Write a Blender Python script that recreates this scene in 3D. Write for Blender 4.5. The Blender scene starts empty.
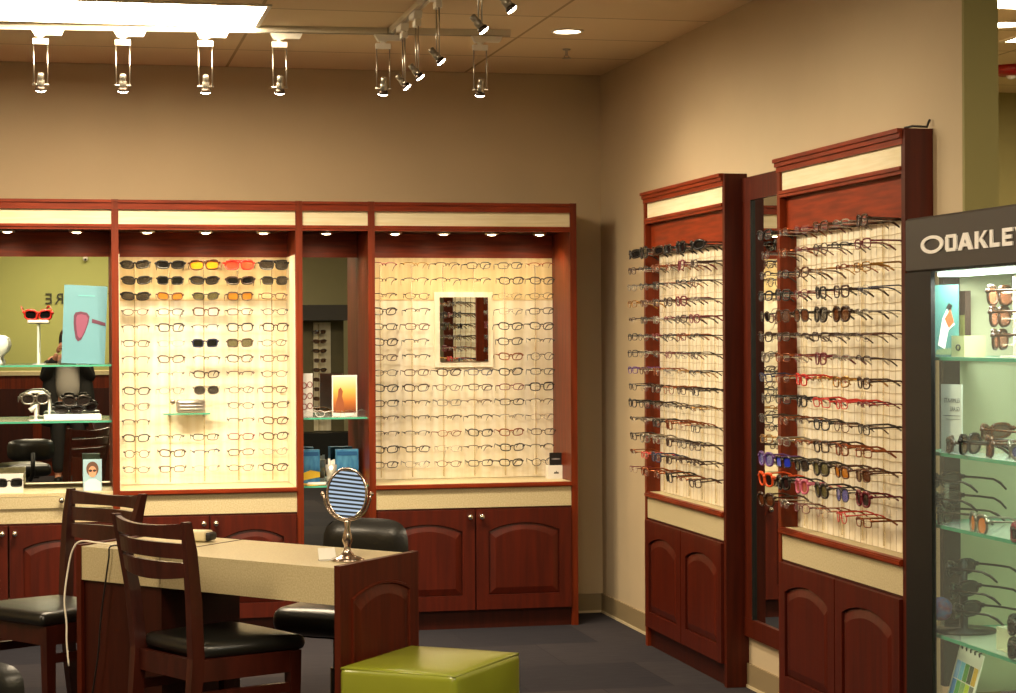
import bpy, math, random
from mathutils import Vector, Matrix
random.seed(7)
PI = math.pi
sc = bpy.context.scene
COL = sc.collection

# ------------------------------------------------------------------ camera numbers and measuring
FPX, YAW, PITCH, ROLL, H = 2002.6, .2165, -.0054, -.0054, 1.45
D, R, C = 10.135, 2.730, 2.8075          # back wall, right wall, ceiling
F, RX = 9.716, 2.6365                    # front planes of the back racks and of the right racks

def ray(px, py):
    u = px-508; v = py-346.5; c, s = math.cos(ROLL), math.sin(ROLL)
    a = u*c+v*s; b = -u*s+v*c
    X, Y, Z = a/FPX, 1, -b/FPX
    cp, sp = math.cos(PITCH), math.sin(PITCH)
    Y, Z = Y*cp-Z*sp, Y*sp+Z*cp
    cy, sy = math.cos(YAW), math.sin(YAW)
    return Vector((X*cy+Y*sy, -X*sy+Y*cy, Z))
def aty(px, py, y):
    d = ray(px, py); t = y/d.y; return Vector((d.x*t, y, H+d.z*t))
def atx(px, py, x):
    d = ray(px, py); t = x/d.x; return Vector((x, d.y*t, H+d.z*t))
def atz(px, py, z):
    d = ray(px, py); t = (z-H)/d.z; return Vector((d.x*t, d.y*t, z))

# ------------------------------------------------------------------ materials
def lin(c):
    if isinstance(c, str):
        c = [int(c[i:i+2], 16)/255 for i in (0, 2, 4)]
    return tuple(((x/12.92) if x <= .04045 else ((x+.055)/1.055)**2.4) for x in c) + (1,)
MATS = {}
def mat(name, col, rough=.5, metal=0, noise=0, scale=(20, 20, 20), coat=0, bump=0, spec=None, emit=None, est=0, col2=None, detail=3):
    if name in MATS: return MATS[name]
    m = bpy.data.materials.new(name); m.use_nodes = True
    nt = m.node_tree; b = nt.nodes['Principled BSDF']
    b.inputs['Base Color'].default_value = lin(col)
    b.inputs['Roughness'].default_value = rough
    b.inputs['Metallic'].default_value = metal
    if coat: b.inputs['Coat Weight'].default_value = coat; b.inputs['Coat Roughness'].default_value = .15
    if spec is not None: b.inputs['Specular IOR Level'].default_value = spec
    if emit: b.inputs['Emission Color'].default_value = lin(emit); b.inputs['Emission Strength'].default_value = est
    if noise or bump or col2:
        tc = nt.nodes.new('ShaderNodeTexCoord'); mp = nt.nodes.new('ShaderNodeMapping')
        mp.inputs['Scale'].default_value = scale
        nz = nt.nodes.new('ShaderNodeTexNoise'); nz.inputs['Scale'].default_value = 1; nz.inputs['Detail'].default_value = detail
        nt.links.new(tc.outputs['Object'], mp.inputs[0]); nt.links.new(mp.outputs[0], nz.inputs[0])
        if noise or col2:
            cr = nt.nodes.new('ShaderNodeValToRGB')
            c = lin(col)
            lo = lin(col2) if col2 else tuple(x*(1-noise) for x in c[:3])+(1,)
            hi = c if col2 else tuple(min(1, x*(1+noise)) for x in c[:3])+(1,)
            cr.color_ramp.elements[0].position = .35; cr.color_ramp.elements[1].position = .65
            cr.color_ramp.elements[0].color = lo; cr.color_ramp.elements[1].color = hi
            nt.links.new(nz.outputs[0], cr.inputs[0]); nt.links.new(cr.outputs[0], b.inputs['Base Color'])
        if bump:
            bp = nt.nodes.new('ShaderNodeBump'); bp.inputs['Strength'].default_value = bump; bp.inputs['Distance'].default_value = .01
            nt.links.new(nz.outputs[0], bp.inputs['Height']); nt.links.new(bp.outputs[0], b.inputs['Normal'])
    MATS[name] = m; return m

def clear(name, col, trans, rough=.03, gl=.55):
    """thin clear sheet: mostly see-through, a little gloss"""
    if name in MATS: return MATS[name]
    m = bpy.data.materials.new(name); m.use_nodes = True
    nt = m.node_tree; nt.nodes.clear()
    o = nt.nodes.new('ShaderNodeOutputMaterial'); t = nt.nodes.new('ShaderNodeBsdfTransparent')
    g = nt.nodes.new('ShaderNodeBsdfPrincipled'); mx = nt.nodes.new('ShaderNodeMixShader')
    t.inputs[0].default_value = lin(col) if trans > .75 else (1, 1, 1, 1)
    g.inputs['Base Color'].default_value = lin(col); g.inputs['Roughness'].default_value = rough
    lw = nt.nodes.new('ShaderNodeLayerWeight'); lw.inputs[0].default_value = .5
    pw = nt.nodes.new('ShaderNodeMath'); pw.operation = 'POWER'; pw.inputs[1].default_value = 5
    fr = nt.nodes.new('ShaderNodeMath'); fr.operation = 'MULTIPLY'; fr.inputs[1].default_value = gl
    nt.links.new(lw.outputs['Facing'], pw.inputs[0]); nt.links.new(pw.outputs[0], fr.inputs[0])
    ad = nt.nodes.new('ShaderNodeMath'); ad.operation = 'ADD'; ad.use_clamp = True; ad.inputs[1].default_value = 1-trans
    nt.links.new(fr.outputs[0], ad.inputs[0]); nt.links.new(ad.outputs[0], mx.inputs[0])
    nt.links.new(t.outputs[0], mx.inputs[1]); nt.links.new(g.outputs[0], mx.inputs[2]); nt.links.new(mx.outputs[0], o.inputs[0])
    MATS[name] = m; return m

def glow(name, col, s):
    if name in MATS: return MATS[name]
    m = bpy.data.materials.new(name); m.use_nodes = True
    nt = m.node_tree; nt.nodes.clear()
    o = nt.nodes.new('ShaderNodeOutputMaterial'); e = nt.nodes.new('ShaderNodeEmission')
    e.inputs[0].default_value = lin(col); e.inputs[1].default_value = s
    nt.links.new(e.outputs[0], o.inputs[0]); MATS[name] = m; return m

WOOD = mat('cherry_wood', '7A2A0C', .42, noise=.28, scale=(5, 5, 60), spec=.25)
WOODV = mat('cherry_wood_upright', '682408', .42, noise=.25, scale=(45, 45, 3), spec=.25)
DOORW = mat('cherry_door', '4A1202', .42, noise=.22, scale=(40, 40, 3), spec=.35)
SIDEW = mat('cherry_side', '481505', .45, noise=.22, scale=(45, 45, 3), spec=.25)  # darker cherry; on the right racks' near sides it paints in their shade
WOODD = mat('dark_cherry', '361006', .45, noise=.2, scale=(40, 40, 4), spec=.25)
CHAIRW = mat('chair_mahogany', '3A140C', .34, noise=.25, scale=(30, 30, 6), coat=.15)
LAM = mat('laminate', 'CDBF98', .45, col2='BBAA80', scale=(160, 160, 160), detail=4)
DESKL = mat('desk_laminate', 'C6B993', .38, col2='B3A47C', scale=(190, 190, 190), detail=4)
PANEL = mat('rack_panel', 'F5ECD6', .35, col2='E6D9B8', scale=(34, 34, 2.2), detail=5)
PANEL_SHADE = mat('rack_panel_shade_tan', 'DCC79A', .4, col2='CDB586', scale=(34, 34, 2.2), detail=5)  # darker tan puts the shade behind the top rows into the colour
WIRE = mat('tan_wire', 'BCA880', .5)
HEAD = mat('header_laminate', 'E6DAB8', .5, col2='DCCDA4', scale=(5, 5, 90))
CHROME = mat('chrome', 'D8D4CC', .12, metal=1)
STEEL = mat('brushed_steel', 'B5AFA4', .3, metal=1)
MIRROR = mat('mirror_glass', 'E4E8E2', .0, metal=1)
BLACKL = mat('black_leather', '1A1A17', .33, bump=.06, scale=(120, 120, 120), coat=.1)
BLACKP = mat('black_plastic', '161514', .4)
GREEN = mat('lime_vinyl', '7F8624', .28, noise=.06, scale=(6, 6, 6), coat=.2, bump=.05)
GLASS = clear('shelf_glass', 'F5FBF8', .95)
PANE = clear('case_glass', 'F6FBF8', .985)
EDGE = mat('glass_edge', '4FA384', .15, spec=.6)
ACRYL = clear('acrylic', 'FBF6E8', .78, .15)
WHITE = mat('white_enamel', 'ECE8DC', .4)
CARD = mat('white_card', 'DEDBD2', .6)
LENS = clear('clear_lens', 'FFFFFF', .985, gl=.12)

# ------------------------------------------------------------------ mesh builder
class MB:
    def __init__(s): s.v = []; s.f = []; s.sm = []
    def add(s, vs, fs, smooth=False, mtx=None):
        n = len(s.v)
        s.v += [tuple(mtx @ Vector(p)) if mtx else tuple(p) for p in vs]
        s.f += [tuple(n+i for i in f) for f in fs]; s.sm += [smooth]*len(fs); return s
    def box(s, x0, x1, y0, y1, z0, z1, mtx=None, bev=0):
        if bev:
            return s.rbox(x0, x1, y0, y1, z0, z1, bev, mtx=mtx, seg=1, smooth=False)
        vs = [(x, y, z) for z in (z0, z1) for y in (y0, y1) for x in (x0, x1)]
        return s.add(vs, [(0, 2, 3, 1), (4, 5, 7, 6), (0, 1, 5, 4), (2, 6, 7, 3), (0, 4, 6, 2), (1, 3, 7, 5)], mtx=mtx)
    def rbox(s, x0, x1, y0, y1, z0, z1, r, mtx=None, seg=3, smooth=True, puff=0):
        """rounded box built as a bevelled cube grid"""
        import bmesh
        bm = bmesh.new(); bmesh.ops.create_cube(bm, size=1)
        for v in bm.verts:
            v.co = Vector(((x0+x1)/2+v.co.x*(x1-x0), (y0+y1)/2+v.co.y*(y1-y0), (z0+z1)/2+v.co.z*(z1-z0)))
        bmesh.ops.bevel(bm, geom=list(bm.edges), offset=r, segments=seg, profile=.5, affect='EDGES')
        if puff:
            bmesh.ops.subdivide_edges(bm, edges=[e for e in bm.edges if e.calc_length() > .12], cuts=6, use_grid_fill=True)
            cx, cy, cz = (x0+x1)/2, (y0+y1)/2, (z0+z1)/2
            for v in bm.verts:
                a = 1-min(1, abs(v.co.x-cx)/((x1-x0)/2))**2; b = 1-min(1, abs(v.co.y-cy)/((y1-y0)/2))**2; c = 1-min(1, abs(v.co.z-cz)/((z1-z0)/2))**2
                d = [a, b, c]
                o = Vector((v.co.x-cx, v.co.y-cy, v.co.z-cz))
                if abs(o.z) > (z1-z0)/2-r: v.co.z += math.copysign(puff*a*b, o.z)
                if abs(o.x) > (x1-x0)/2-r: v.co.x += math.copysign(puff*.5*b*c, o.x)
                if abs(o.y) > (y1-y0)/2-r: v.co.y += math.copysign(puff*.5*a*c, o.y)
        bm.verts.index_update()
        s.add([v.co.copy() for v in bm.verts], [[v.index for v in f.verts] for f in bm.faces], smooth, mtx)
        bm.free(); return s
    def tube(s, pts, r, n=8, mtx=None, closed=False, cap=True, flat=1.0):
        pts = [Vector(p) for p in pts]; N = len(pts)
        rs = r if isinstance(r, (list, tuple)) else [r]*N
        vs = []; up = None
        for i, p in enumerate(pts):
            if closed: t = pts[(i+1) % N]-pts[i-1]
            else: t = pts[min(i+1, N-1)]-pts[max(i-1, 0)]
            t.normalize()
            if up is None:
                up = Vector((0, 0, 1)) if abs(t.z) < .9 else Vector((1, 0, 0))
            a = up-t*up.dot(t)
            if a.length < 1e-5: a = t.orthogonal()
            a.normalize(); b = t.cross(a); up = a
            for k in range(n):
                q = 2*PI*(k+.5)/n
                vs.append(p+a*math.cos(q)*rs[i]+b*math.sin(q)*rs[i]*flat)
        fs = []
        for i in range(N if closed else N-1):
            j = (i+1) % N
            for k in range(n):
                l = (k+1) % n
                fs.append((i*n+k, j*n+k, j*n+l, i*n+l))
        if cap and not closed:
            fs.append(tuple(range(n))[::-1]); fs.append(tuple((N-1)*n+k for k in range(n)))
        return s.add([tuple(v) for v in vs], fs, n > 4, mtx)
    def cyl(s, p0, p1, r, n=16, r2=None, mtx=None):
        return s.tube([p0, p1], [r, r2 if r2 is not None else r], n, mtx)
    def lathe(s, prof, n=24, mtx=None, smooth=True):
        vs = []; fs = []
        for (r, z) in prof:
            for k in range(n):
                a = 2*PI*k/n; vs.append((r*math.cos(a), r*math.sin(a), z))
        for i in range(len(prof)-1):
            for k in range(n):
                l = (k+1) % n; fs.append((i*n+k, i*n+l, (i+1)*n+l, (i+1)*n+k))
        fs.append(tuple(range(n))[::-1]); fs.append(tuple((len(prof)-1)*n+k for k in range(n)))
        return s.add(vs, fs, smooth, mtx)
    def prism(s, out, y0, y1, mtx=None, smooth=False):
        """outline in x,z extruded in y from y0 (front) to y1"""
        n = len(out)
        vs = [(x, y0, z) for x, z in out]+[(x, y1, z) for x, z in out]
        fs = [tuple(range(n)), tuple(range(n, 2*n))[::-1]]+[(i, i+n, (i+1) % n+n, (i+1) % n) for i in range(n)]
        return s.add(vs, fs, smooth, mtx)
    def sphere(s, c, r, n=12, sc_=(1, 1, 1), mtx=None):
        prof = []
        vs = []; fs = []
        m = n//2
        for i in range(m+1):
            th = PI*i/m
            for k in range(n):
                a = 2*PI*k/n
                vs.append((c[0]+r*sc_[0]*math.sin(th)*math.cos(a), c[1]+r*sc_[1]*math.sin(th)*math.sin(a), c[2]-r*sc_[2]*math.cos(th)))
        for i in range(m):
            for k in range(n):
                l = (k+1) % n
                if i == 0: fs.append((k, m and (i+1)*n+l, (i+1)*n+k)[0:3])
                elif i == m-1: fs.append((i*n+k, i*n+l, (i+1)*n+k))
                else: fs.append((i*n+k, i*n+l, (i+1)*n+l, (i+1)*n+k))
        return s.add(vs, fs, True, mtx)
    def mesh(s, name, m):
        me = bpy.data.meshes.new(name); me.from_pydata([tuple(v) for v in s.v], [], s.f)
        me.polygons.foreach_set('use_smooth', s.sm); me.materials.append(m); me.update()
        import bmesh
        bm = bmesh.new(); bm.from_mesh(me); bmesh.ops.recalc_face_normals(bm, faces=bm.faces); bm.to_mesh(me); bm.free()
        return me
    def build(s, name, m, parent=None, loc=None, rot=None):
        o = bpy.data.objects.new(name, s.mesh(name, m)); COL.objects.link(o)
        if parent: o.parent = parent
        if loc is not None: o.location = loc
        if rot is not None: o.rotation_euler = rot
        return o
def bx(*a, **k): return MB().box(*a, **k)

USED = set()
def tag(o, label, cat, group=None, kind=None):
    if label: o['label'] = label
    if cat: o['category'] = cat
    if group: o['group'] = group
    if kind: o['kind'] = kind
    return o
def thing(name, label, cat, loc=(0, 0, 0), rz=0, group=None):
    o = bpy.data.objects.new(name, None); COL.objects.link(o)
    o.empty_display_size = .05
    o.location = loc; o.rotation_euler = (0, 0, rz)
    return tag(o, label, cat, group)
def struct(name, mb, m, label=None):
    o = mb.build(name, m); o['kind'] = 'structure'
    if label: o['label'] = label
    return o
def kids(o): return [c for c in ALLC.get(o.name, [])]
def copy_tree(o, parent=None):
    c = o.copy(); COL.objects.link(c); c.parent = parent
    for ch in list(o.children): copy_tree(ch, c)
    return c
def text_mesh(name, s, size, m, parent=None, extrude=.001, offset=0, loc=(0, 0, 0), rot=(0, 0, 0), sx=1, mirror=False, align='LEFT', shear=0, space=1):
    cu = bpy.data.curves.new('lettering', 'FONT'); cu.body = s; cu.size = size; cu.extrude = extrude; cu.offset = offset; cu.align_x = align; cu.shear = shear; cu.space_character = space
    t = bpy.data.objects.new('lettering_source', cu); COL.objects.link(t)
    bpy.context.view_layer.update()
    me = bpy.data.meshes.new_from_object(t.evaluated_get(bpy.context.evaluated_depsgraph_get()))
    bpy.data.objects.remove(t)
    me.materials.clear(); me.materials.append(m)
    for v in me.vertices: v.co.x *= sx*(-1 if mirror else 1)
    o = bpy.data.objects.new(name, me); COL.objects.link(o); o.location = loc; o.rotation_euler = rot
    if parent: o.parent = parent
    return o
def light(kind, name, loc, energy, col=(1, .8, .55), parent=None, rot=(0, 0, 0), **k):
    l = bpy.data.lights.new(name, kind); l.energy = energy; l.color = col
    for a, b in k.items(): setattr(l, a, b)
    o = bpy.data.objects.new(name, l); COL.objects.link(o); o.location = loc; o.rotation_euler = rot
    if parent: o.parent = parent
    return o

# ------------------------------------------------------------------ setting
WALL = mat('wall_paint', 'C0AC8A', .7, noise=.02, scale=(3, 3, 3))
WALLG = mat('olive_paint', '8E8652', .7)
GREENW = mat('green_wall_paint', 'A8AC68', .7)
BASEB = mat('vinyl_base', '8C7A5A', .5)

def carpet_mat():
    m = bpy.data.materials.new('carpet_tiles'); m.use_nodes = True; nt = m.node_tree; b = nt.nodes['Principled BSDF']
    b.inputs['Roughness'].default_value = .95; b.inputs['Specular IOR Level'].default_value = .1
    tc = nt.nodes.new('ShaderNodeTexCoord'); mp = nt.nodes.new('ShaderNodeMapping'); mp.inputs['Scale'].default_value = (1, 1, 1)
    br = nt.nodes.new('ShaderNodeTexBrick'); br.offset = .5; br.inputs['Scale'].default_value = 1
    br.inputs['Brick Width'].default_value = .61; br.inputs['Row Height'].default_value = .61; br.inputs['Mortar Size'].default_value = .002
    br.inputs['Color1'].default_value = lin('2B2A2F'); br.inputs['Color2'].default_value = lin('403B3C'); br.inputs['Mortar'].default_value = lin('282527')
    nz = nt.nodes.new('ShaderNodeTexNoise'); nz.inputs['Scale'].default_value = 1; nz.inputs['Detail'].default_value = 4
    mp2 = nt.nodes.new('ShaderNodeMapping'); mp2.inputs['Scale'].default_value = (9, 60, 1)
    mx = nt.nodes.new('ShaderNodeMix'); mx.data_type = 'RGBA'; mx.blend_type = 'MULTIPLY'; mx.inputs[0].default_value = .6
    cr = nt.nodes.new('ShaderNodeValToRGB'); cr.color_ramp.elements[0].position = .3; cr.color_ramp.elements[1].position = .7
    cr.color_ramp.elements[0].color = (.55, .55, .6, 1); cr.color_ramp.elements[1].color = (1, 1, 1, 1)
    L = nt.links.new
    L(tc.outputs['Object'], mp.inputs[0]); L(mp.outputs[0], br.inputs[0]); L(tc.outputs['Object'], mp2.inputs[0]); L(mp2.outputs[0], nz.inputs[0])
    L(nz.outputs[0], cr.inputs[0]); L(br.outputs[0], mx.inputs[6]); L(cr.outputs[0], mx.inputs[7]); L(mx.outputs[2], b.inputs['Base Color'])
    return m
def ceiling_mat():
    m = bpy.data.materials.new('ceiling_tiles'); m.use_nodes = True; nt = m.node_tree; b = nt.nodes['Principled BSDF']
    b.inputs['Roughness'].default_value = .9
    tc = nt.nodes.new('ShaderNodeTexCoord'); mp = nt.nodes.new('ShaderNodeMapping'); mp.inputs['Location'].default_value = (-.80+.011, -8.92+.011, 0)
    br = nt.nodes.new('ShaderNodeTexBrick'); br.offset = 0; br.inputs['Scale'].default_value = 1
    br.inputs['Brick Width'].default_value = 1.22; br.inputs['Row Height'].default_value = .61; br.inputs['Mortar Size'].default_value = .007; br.inputs['Mortar Smooth'].default_value = 0
    br.inputs['Color1'].default_value = lin('E6D3B0'); br.inputs['Color2'].default_value = lin('DFCAA6'); br.inputs['Mortar'].default_value = lin('B09A76')
    nz = nt.nodes.new('ShaderNodeTexNoise'); nz.inputs['Scale'].default_value = 150; nz.inputs['Detail'].default_value = 3
    bp = nt.nodes.new('ShaderNodeBump'); bp.inputs['Strength'].default_value = .3; bp.inputs['Distance'].default_value = .004
    L = nt.links.new
    L(tc.outputs['Object'], mp.inputs[0]); L(mp.outputs[0], br.inputs[0]); L(tc.outputs['Object'], nz.inputs[0])
    L(nz.outputs[0], bp.inputs['Height']); L(bp.outputs[0], b.inputs['Normal']); L(br.outputs[0], b.inputs['Base Color'])
    return m
XL, YR, XO, YF = -3.6, -2.6, 7.0, 10.45
struct('floor', bx(XL, XO, YR, YF, -.05, 0), carpet_mat())
struct('ceiling', bx(XL, XO, YR, YF, C, C+.05), ceiling_mat())
struct('wall_back', bx(XL, R+.115, D, D+.12, 0, C), WALL)
struct('wall_right', bx(R, R+.112, 5.80, D, 0, C), WALL)
struct('wall_end', bx(R+.0005, R+.1155, 5.785, 5.80, 0, C), WALLG)
struct('wall_left', bx(XL-.1, XL, YR, D, 0, C), WALL)
struct('wall_far', bx(R+.115, XO, YF, YF+.1, 0, C), WALLG)
struct('wall_side', bx(XO, XO+.1, YR, YF, 0, C), WALLG)
struct('wall_rear', bx(XL, 1.9, YR-.1, YR, 0, C), GREENW)
struct('wall_rear_right', bx(1.9, XO, YR-.1, YR, 0, C), mat('khaki_paint', 'A9A480', .7))
def baseb(name, p0, p1):
    (x0, y0), (x1, y1) = p0, p1
    o = bx(min(x0, x1), max(x0, x1), min(y0, y1), max(y0, y1), 0.0, .10)
    return struct(name, o, BASEB)
baseb('baseboard_back', (XL, D-.01), (R, D))
baseb('baseboard_right', (R-.01, 5.785), (R, D-.01))
baseb('baseboard_far', (R+.12, YF-.01), (XO, YF))
BOTL = mat('base_glue_line', 'C9B893', .6)
struct('trim_1', bx(R-.014, R-.010, 5.785, D-.014, 0, .012), BOTL)
struct('trim_2', bx(2.5, R-.014, D-.014, D-.010, 0, .012), BOTL)

# lettering on the rear wall (read in the mirror)
LETT = mat('dark_lettering', '2C2C22', .6)
w_ = text_mesh('wall_lettering', 'EYE CARE', .17, LETT, loc=(.65, YR+.012, 1.83), rot=(PI/2, 0, PI), extrude=.008, space=1.25)
tag(w_, 'dark capital letters on the green rear wall, seen reversed in the left mirror', 'lettering')

# ------------------------------------------------------------------ rack / cabinet builders (local: x along, y into the wall, z up)
def door_part(parent, x0, x1, z0, z1, yf, knob=None, m=None):
    """frame and arched raised panel; the raised panel and the knob are children of the door"""
    m = m or DOORW
    W, Hh = x1-x0, z1-z0
    g = .004
    x0 += g; x1 -= g
    fr = .062
    ix0, ix1, iz0, izs = x0+fr, x1-fr, z0+fr+.01, z1-fr-.045
    rise = .04
    n = 12
    def arch(d):
        a0, a1, b0 = ix0+d, ix1-d, iz0+d
        pts = [(a0, b0), (a1, b0), (a1, izs-d)]
        for k in range(1, n):
            t = k/n; pts.append((a1+(a0-a1)*t, izs-d+rise*math.sin(PI*t)**.8))
        pts.append((a0, izs-d)); return pts
    inn = arch(0)
    out = [(x0, z0), (x1, z0), (x1, z1)]+[(p[0], z1) for p in inn[3:-1]]+[(x0, z1)]
    k = len(inn); mb = MB()
    vs = [(x, yf-.018, z) for x, z in out]+[(x, yf-.018, z) for x, z in inn]+[(x, yf-.004, z) for x, z in inn]+[(x, yf+.004, z) for x, z in out]
    fs = []
    for i in range(k):
        j = (i+1) % k
        fs += [(i, j, k+j, k+i), (k+i, k+j, 2*k+j, 2*k+i), (3*k+i, 3*k+j, j, i)]
    fs += [tuple(range(3*k, 4*k)), tuple(range(2*k, 3*k))]
    mb.add(vs, fs)
    d = mb.build('door', m, parent)
    a, b = arch(.005), arch(.035)
    mb = MB()
    vs = [(x, yf-.004, z) for x, z in a]+[(x, yf-.009, z) for x, z in a]+[(x, yf-.017, z) for x, z in b]
    fs = []
    for i in range(k):
        j = (i+1) % k
        fs += [(i, j, k+j, k+i), (k+i, k+j, 2*k+j, 2*k+i)]
    fs += [tuple(range(2*k, 3*k)), tuple(range(k))[::-1]]
    mb.add(vs, fs); mb.build('raised_panel', m, d)
    if knob:
        kx = x1-.025 if knob == 'r' else x0+.025
        mtx = Matrix.Translation((kx, yf-.018, z1-.035)) @ Matrix.Rotation(PI/2, 4, 'X')
        MB().lathe([(.006, 0), (.005, .012), (.013, .018), (.0145, .025), (.009, .031)], 14, mtx).build('knob', CHROME, d)
    return d

PZ0, PZ1 = .722, 1.850
def unit(name, label, W, depth, loc, rz, left=.0165, right=.0165, doors=2, pucks=0, panel=True, knobs=True, liner=None, cat='display cabinet', edge=True, base=True, puck_w=3.2, zb=0.0):
    t = thing(name, label, cat, loc, rz)
    o_l = bx(0, left, -.004, depth, 0, 2.11).build('side_panel', WOODV, t)
    o_r = bx(W-right, W, -.004, depth, 0, 2.11).build('side_panel', WOODV if depth > .2 else SIDEW, t)  # shallow racks: shade on the near side put into a darker cherry
    a, b = left, W-right
    # moulded crown: stepped profile, seen above the header
    cr = MB(); cr.box(a, b, -.003, depth*.9, 2.068, 2.106)
    if name == 'right_rack':
        cr = MB()
        for (y, z0, z1) in ((-.022, 2.098, 2.112), (-.014, 2.082, 2.098), (-.006, 2.062, 2.082)): cr.box(-.004, W-.02, y, depth*.9, z0, z1)
    else:
        cr.box(a, b, -.010, .01, 2.094, 2.108); cr.box(a, b, -.007, .01, 2.062, 2.070)
    cr.build('crown_rail', WOOD, t)
    bx(a, b, .006, .02, 1.992, 2.062).build('header_panel', HEAD, t)
    lr = MB(); lr.box(a, b, -.004, .02, 1.966, 1.992); lr.box(a, b, -.010, 0, 1.978, 1.990); lr.build('lower_rail', WOOD, t)
    pv = depth-.03                       # front face of the display panel
    if depth > .2:
        bx(a, b, .02, depth, 1.972, 1.99).build('soffit', WOODD, t)
        bx(a, b, pv+.005, depth, PZ1, 1.972).build('upper_board', WOOD, t)
        for i in range(pucks):
            x = a+(b-a)*(i+.5)/pucks if pucks > 1 else a+(b-a)*.42
            p = MB().lathe([(.034, 0), (.037, .006), (.037, .014), (.026, .014), (.026, .0)][::-1], 20, Matrix.Translation((x, .14, 1.958))).build('puck_light', STEEL, t)
            MB().lathe([(.001, -.005), (.012, -.004), (.022, 0), (.024, .006), (.001, .006)], 20, Matrix.Translation((x, .14, 1.958))).build('lamp_face', glow('puck_glow', 'FFE2B0', 14), p)
            light('SPOT', 'puck_lamp', (x, .14, 1.940), puck_w, (1, .80, .50), t, (math.radians(14), 0, 0), spot_size=2.5, spot_blend=.9, shadow_soft_size=.022)
    else:
        bx(a, b, .024, depth, PZ1-.02, 1.966).build('upper_board', WOOD, t)
        bx(a, b, pv+.008, depth, PZ0-.01, PZ1).build('backing', WOODD, t)
    if panel:
        if depth > .2:
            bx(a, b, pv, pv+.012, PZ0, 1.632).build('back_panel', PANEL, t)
            bx(a, b, pv+.006, pv+.012, 1.640, PZ1).build('shaded_top_panel', PANEL_SHADE, t)  # recessed top part, its shade painted as darker tan
            bx(a, b, pv-.002, pv+.012, 1.632, 1.640).build('panel_seam', PANEL_SHADE, t)
        else:
            bx(a, b, pv, pv+.012, PZ0, PZ1-.025).build('back_panel', PANEL, t)
            g = MB(); nn = 22
            for k in range(14):
                z = 1.822-.0760*k+.034
                if z > 1.82: continue
                g.tube([(a+(b-a)*i/60, pv-.0015, z+.0035*abs(math.sin(PI*i/60*6.3))) for i in range(61)], .0013, 4)
            for k in range(1, nn): g.box(a+(b-a)*k/nn-.0007, a+(b-a)*k/nn+.0007, pv-.0012, pv, PZ0, PZ1-.026)
            g.build('panel_wires', WIRE, t)
    if liner:
        bx(a, a+.004, .03, pv, PZ0, PZ1).build('side_liner', liner, t)
        bx(b-.004, b, .03, pv, PZ0, PZ1).build('side_liner', liner, t)
    if base:
        bx(a, b, .012, pv+.01, .700, .720).build('counter', LAM, t)
        if edge:
            e = MB(); e.box(a, b, -.012, .012, .697, .719); e.box(a, b, -.017, -.012, .702, .714); e.build('counter_edge', WOOD, t)
        bx(a, b, .0, .02, .600, .697).build('apron', LAM, t)
        # face frame and doors
        fr = MB(); fr.box(a, b, .002, .022, .578, .600); fr.box(a, b, .002, .022, .085, .105)
        fr.box((a+b)/2-.012, (a+b)/2+.012, .002, .022, .105, .578)
        fr.build('face_frame', WOODD, t)
        for i in range(doors):
            q0, q1 = a+(b-a)*i/doors, a+(b-a)*(i+1)/doors
            door_part(t, q0, q1, .095, .590, .002, ('r' if i % 2 == 0 else 'l') if knobs else None)
        bx(a, b, .014, .03, 0, .095).build('toe_kick', WOODD, t)
    return t, pv

# ------------------------------------------------------------------ eyewear
def oval(cx, cz, a, b, p, n=16, top=0, cut=0):
    pts = []
    for k in range(n):
        q = 2*PI*k/n
        c, s_ = math.cos(q), math.sin(q)
        x = a*math.copysign(abs(c)**(2/p), c); z = b*math.copysign(abs(s_)**(2/p), s_)
        if top: z += top*(x/a)            # slant outwards
        pts.append((cx+x, cz+z))
    return pts
STY = {  # half width, half height, squareness, rim radius, slant, lens gap centre
    'rectangular': (.0255, .0145, 3.4, .0017, .000), 'oval': (.0245, .0150, 2.2, .0014, .000),
    'round': (.0225, .0185, 2.1, .0015, .000), 'square': (.0250, .0185, 3.6, .0024, .001),
    'half-rim': (.0260, .0140, 3.0, .0016, .000), 'rimless': (.0255, .0150, 2.8, .0006, .000),
    'slanted': (.0255, .0165, 2.9, .0022, .002), 'wrap': (.0300, .0170, 2.6, .0034, .002),
    'aviator': (.0270, .0220, 2.4, .0015, .000), 'shield': (.0320, .0220, 2.6, .0030, .001),
    'oversized': (.0280, .0230, 2.6, .0034, .001)}
def curve_y(x, wrap): return wrap*(x/.07)**2
PROT = {}
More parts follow.
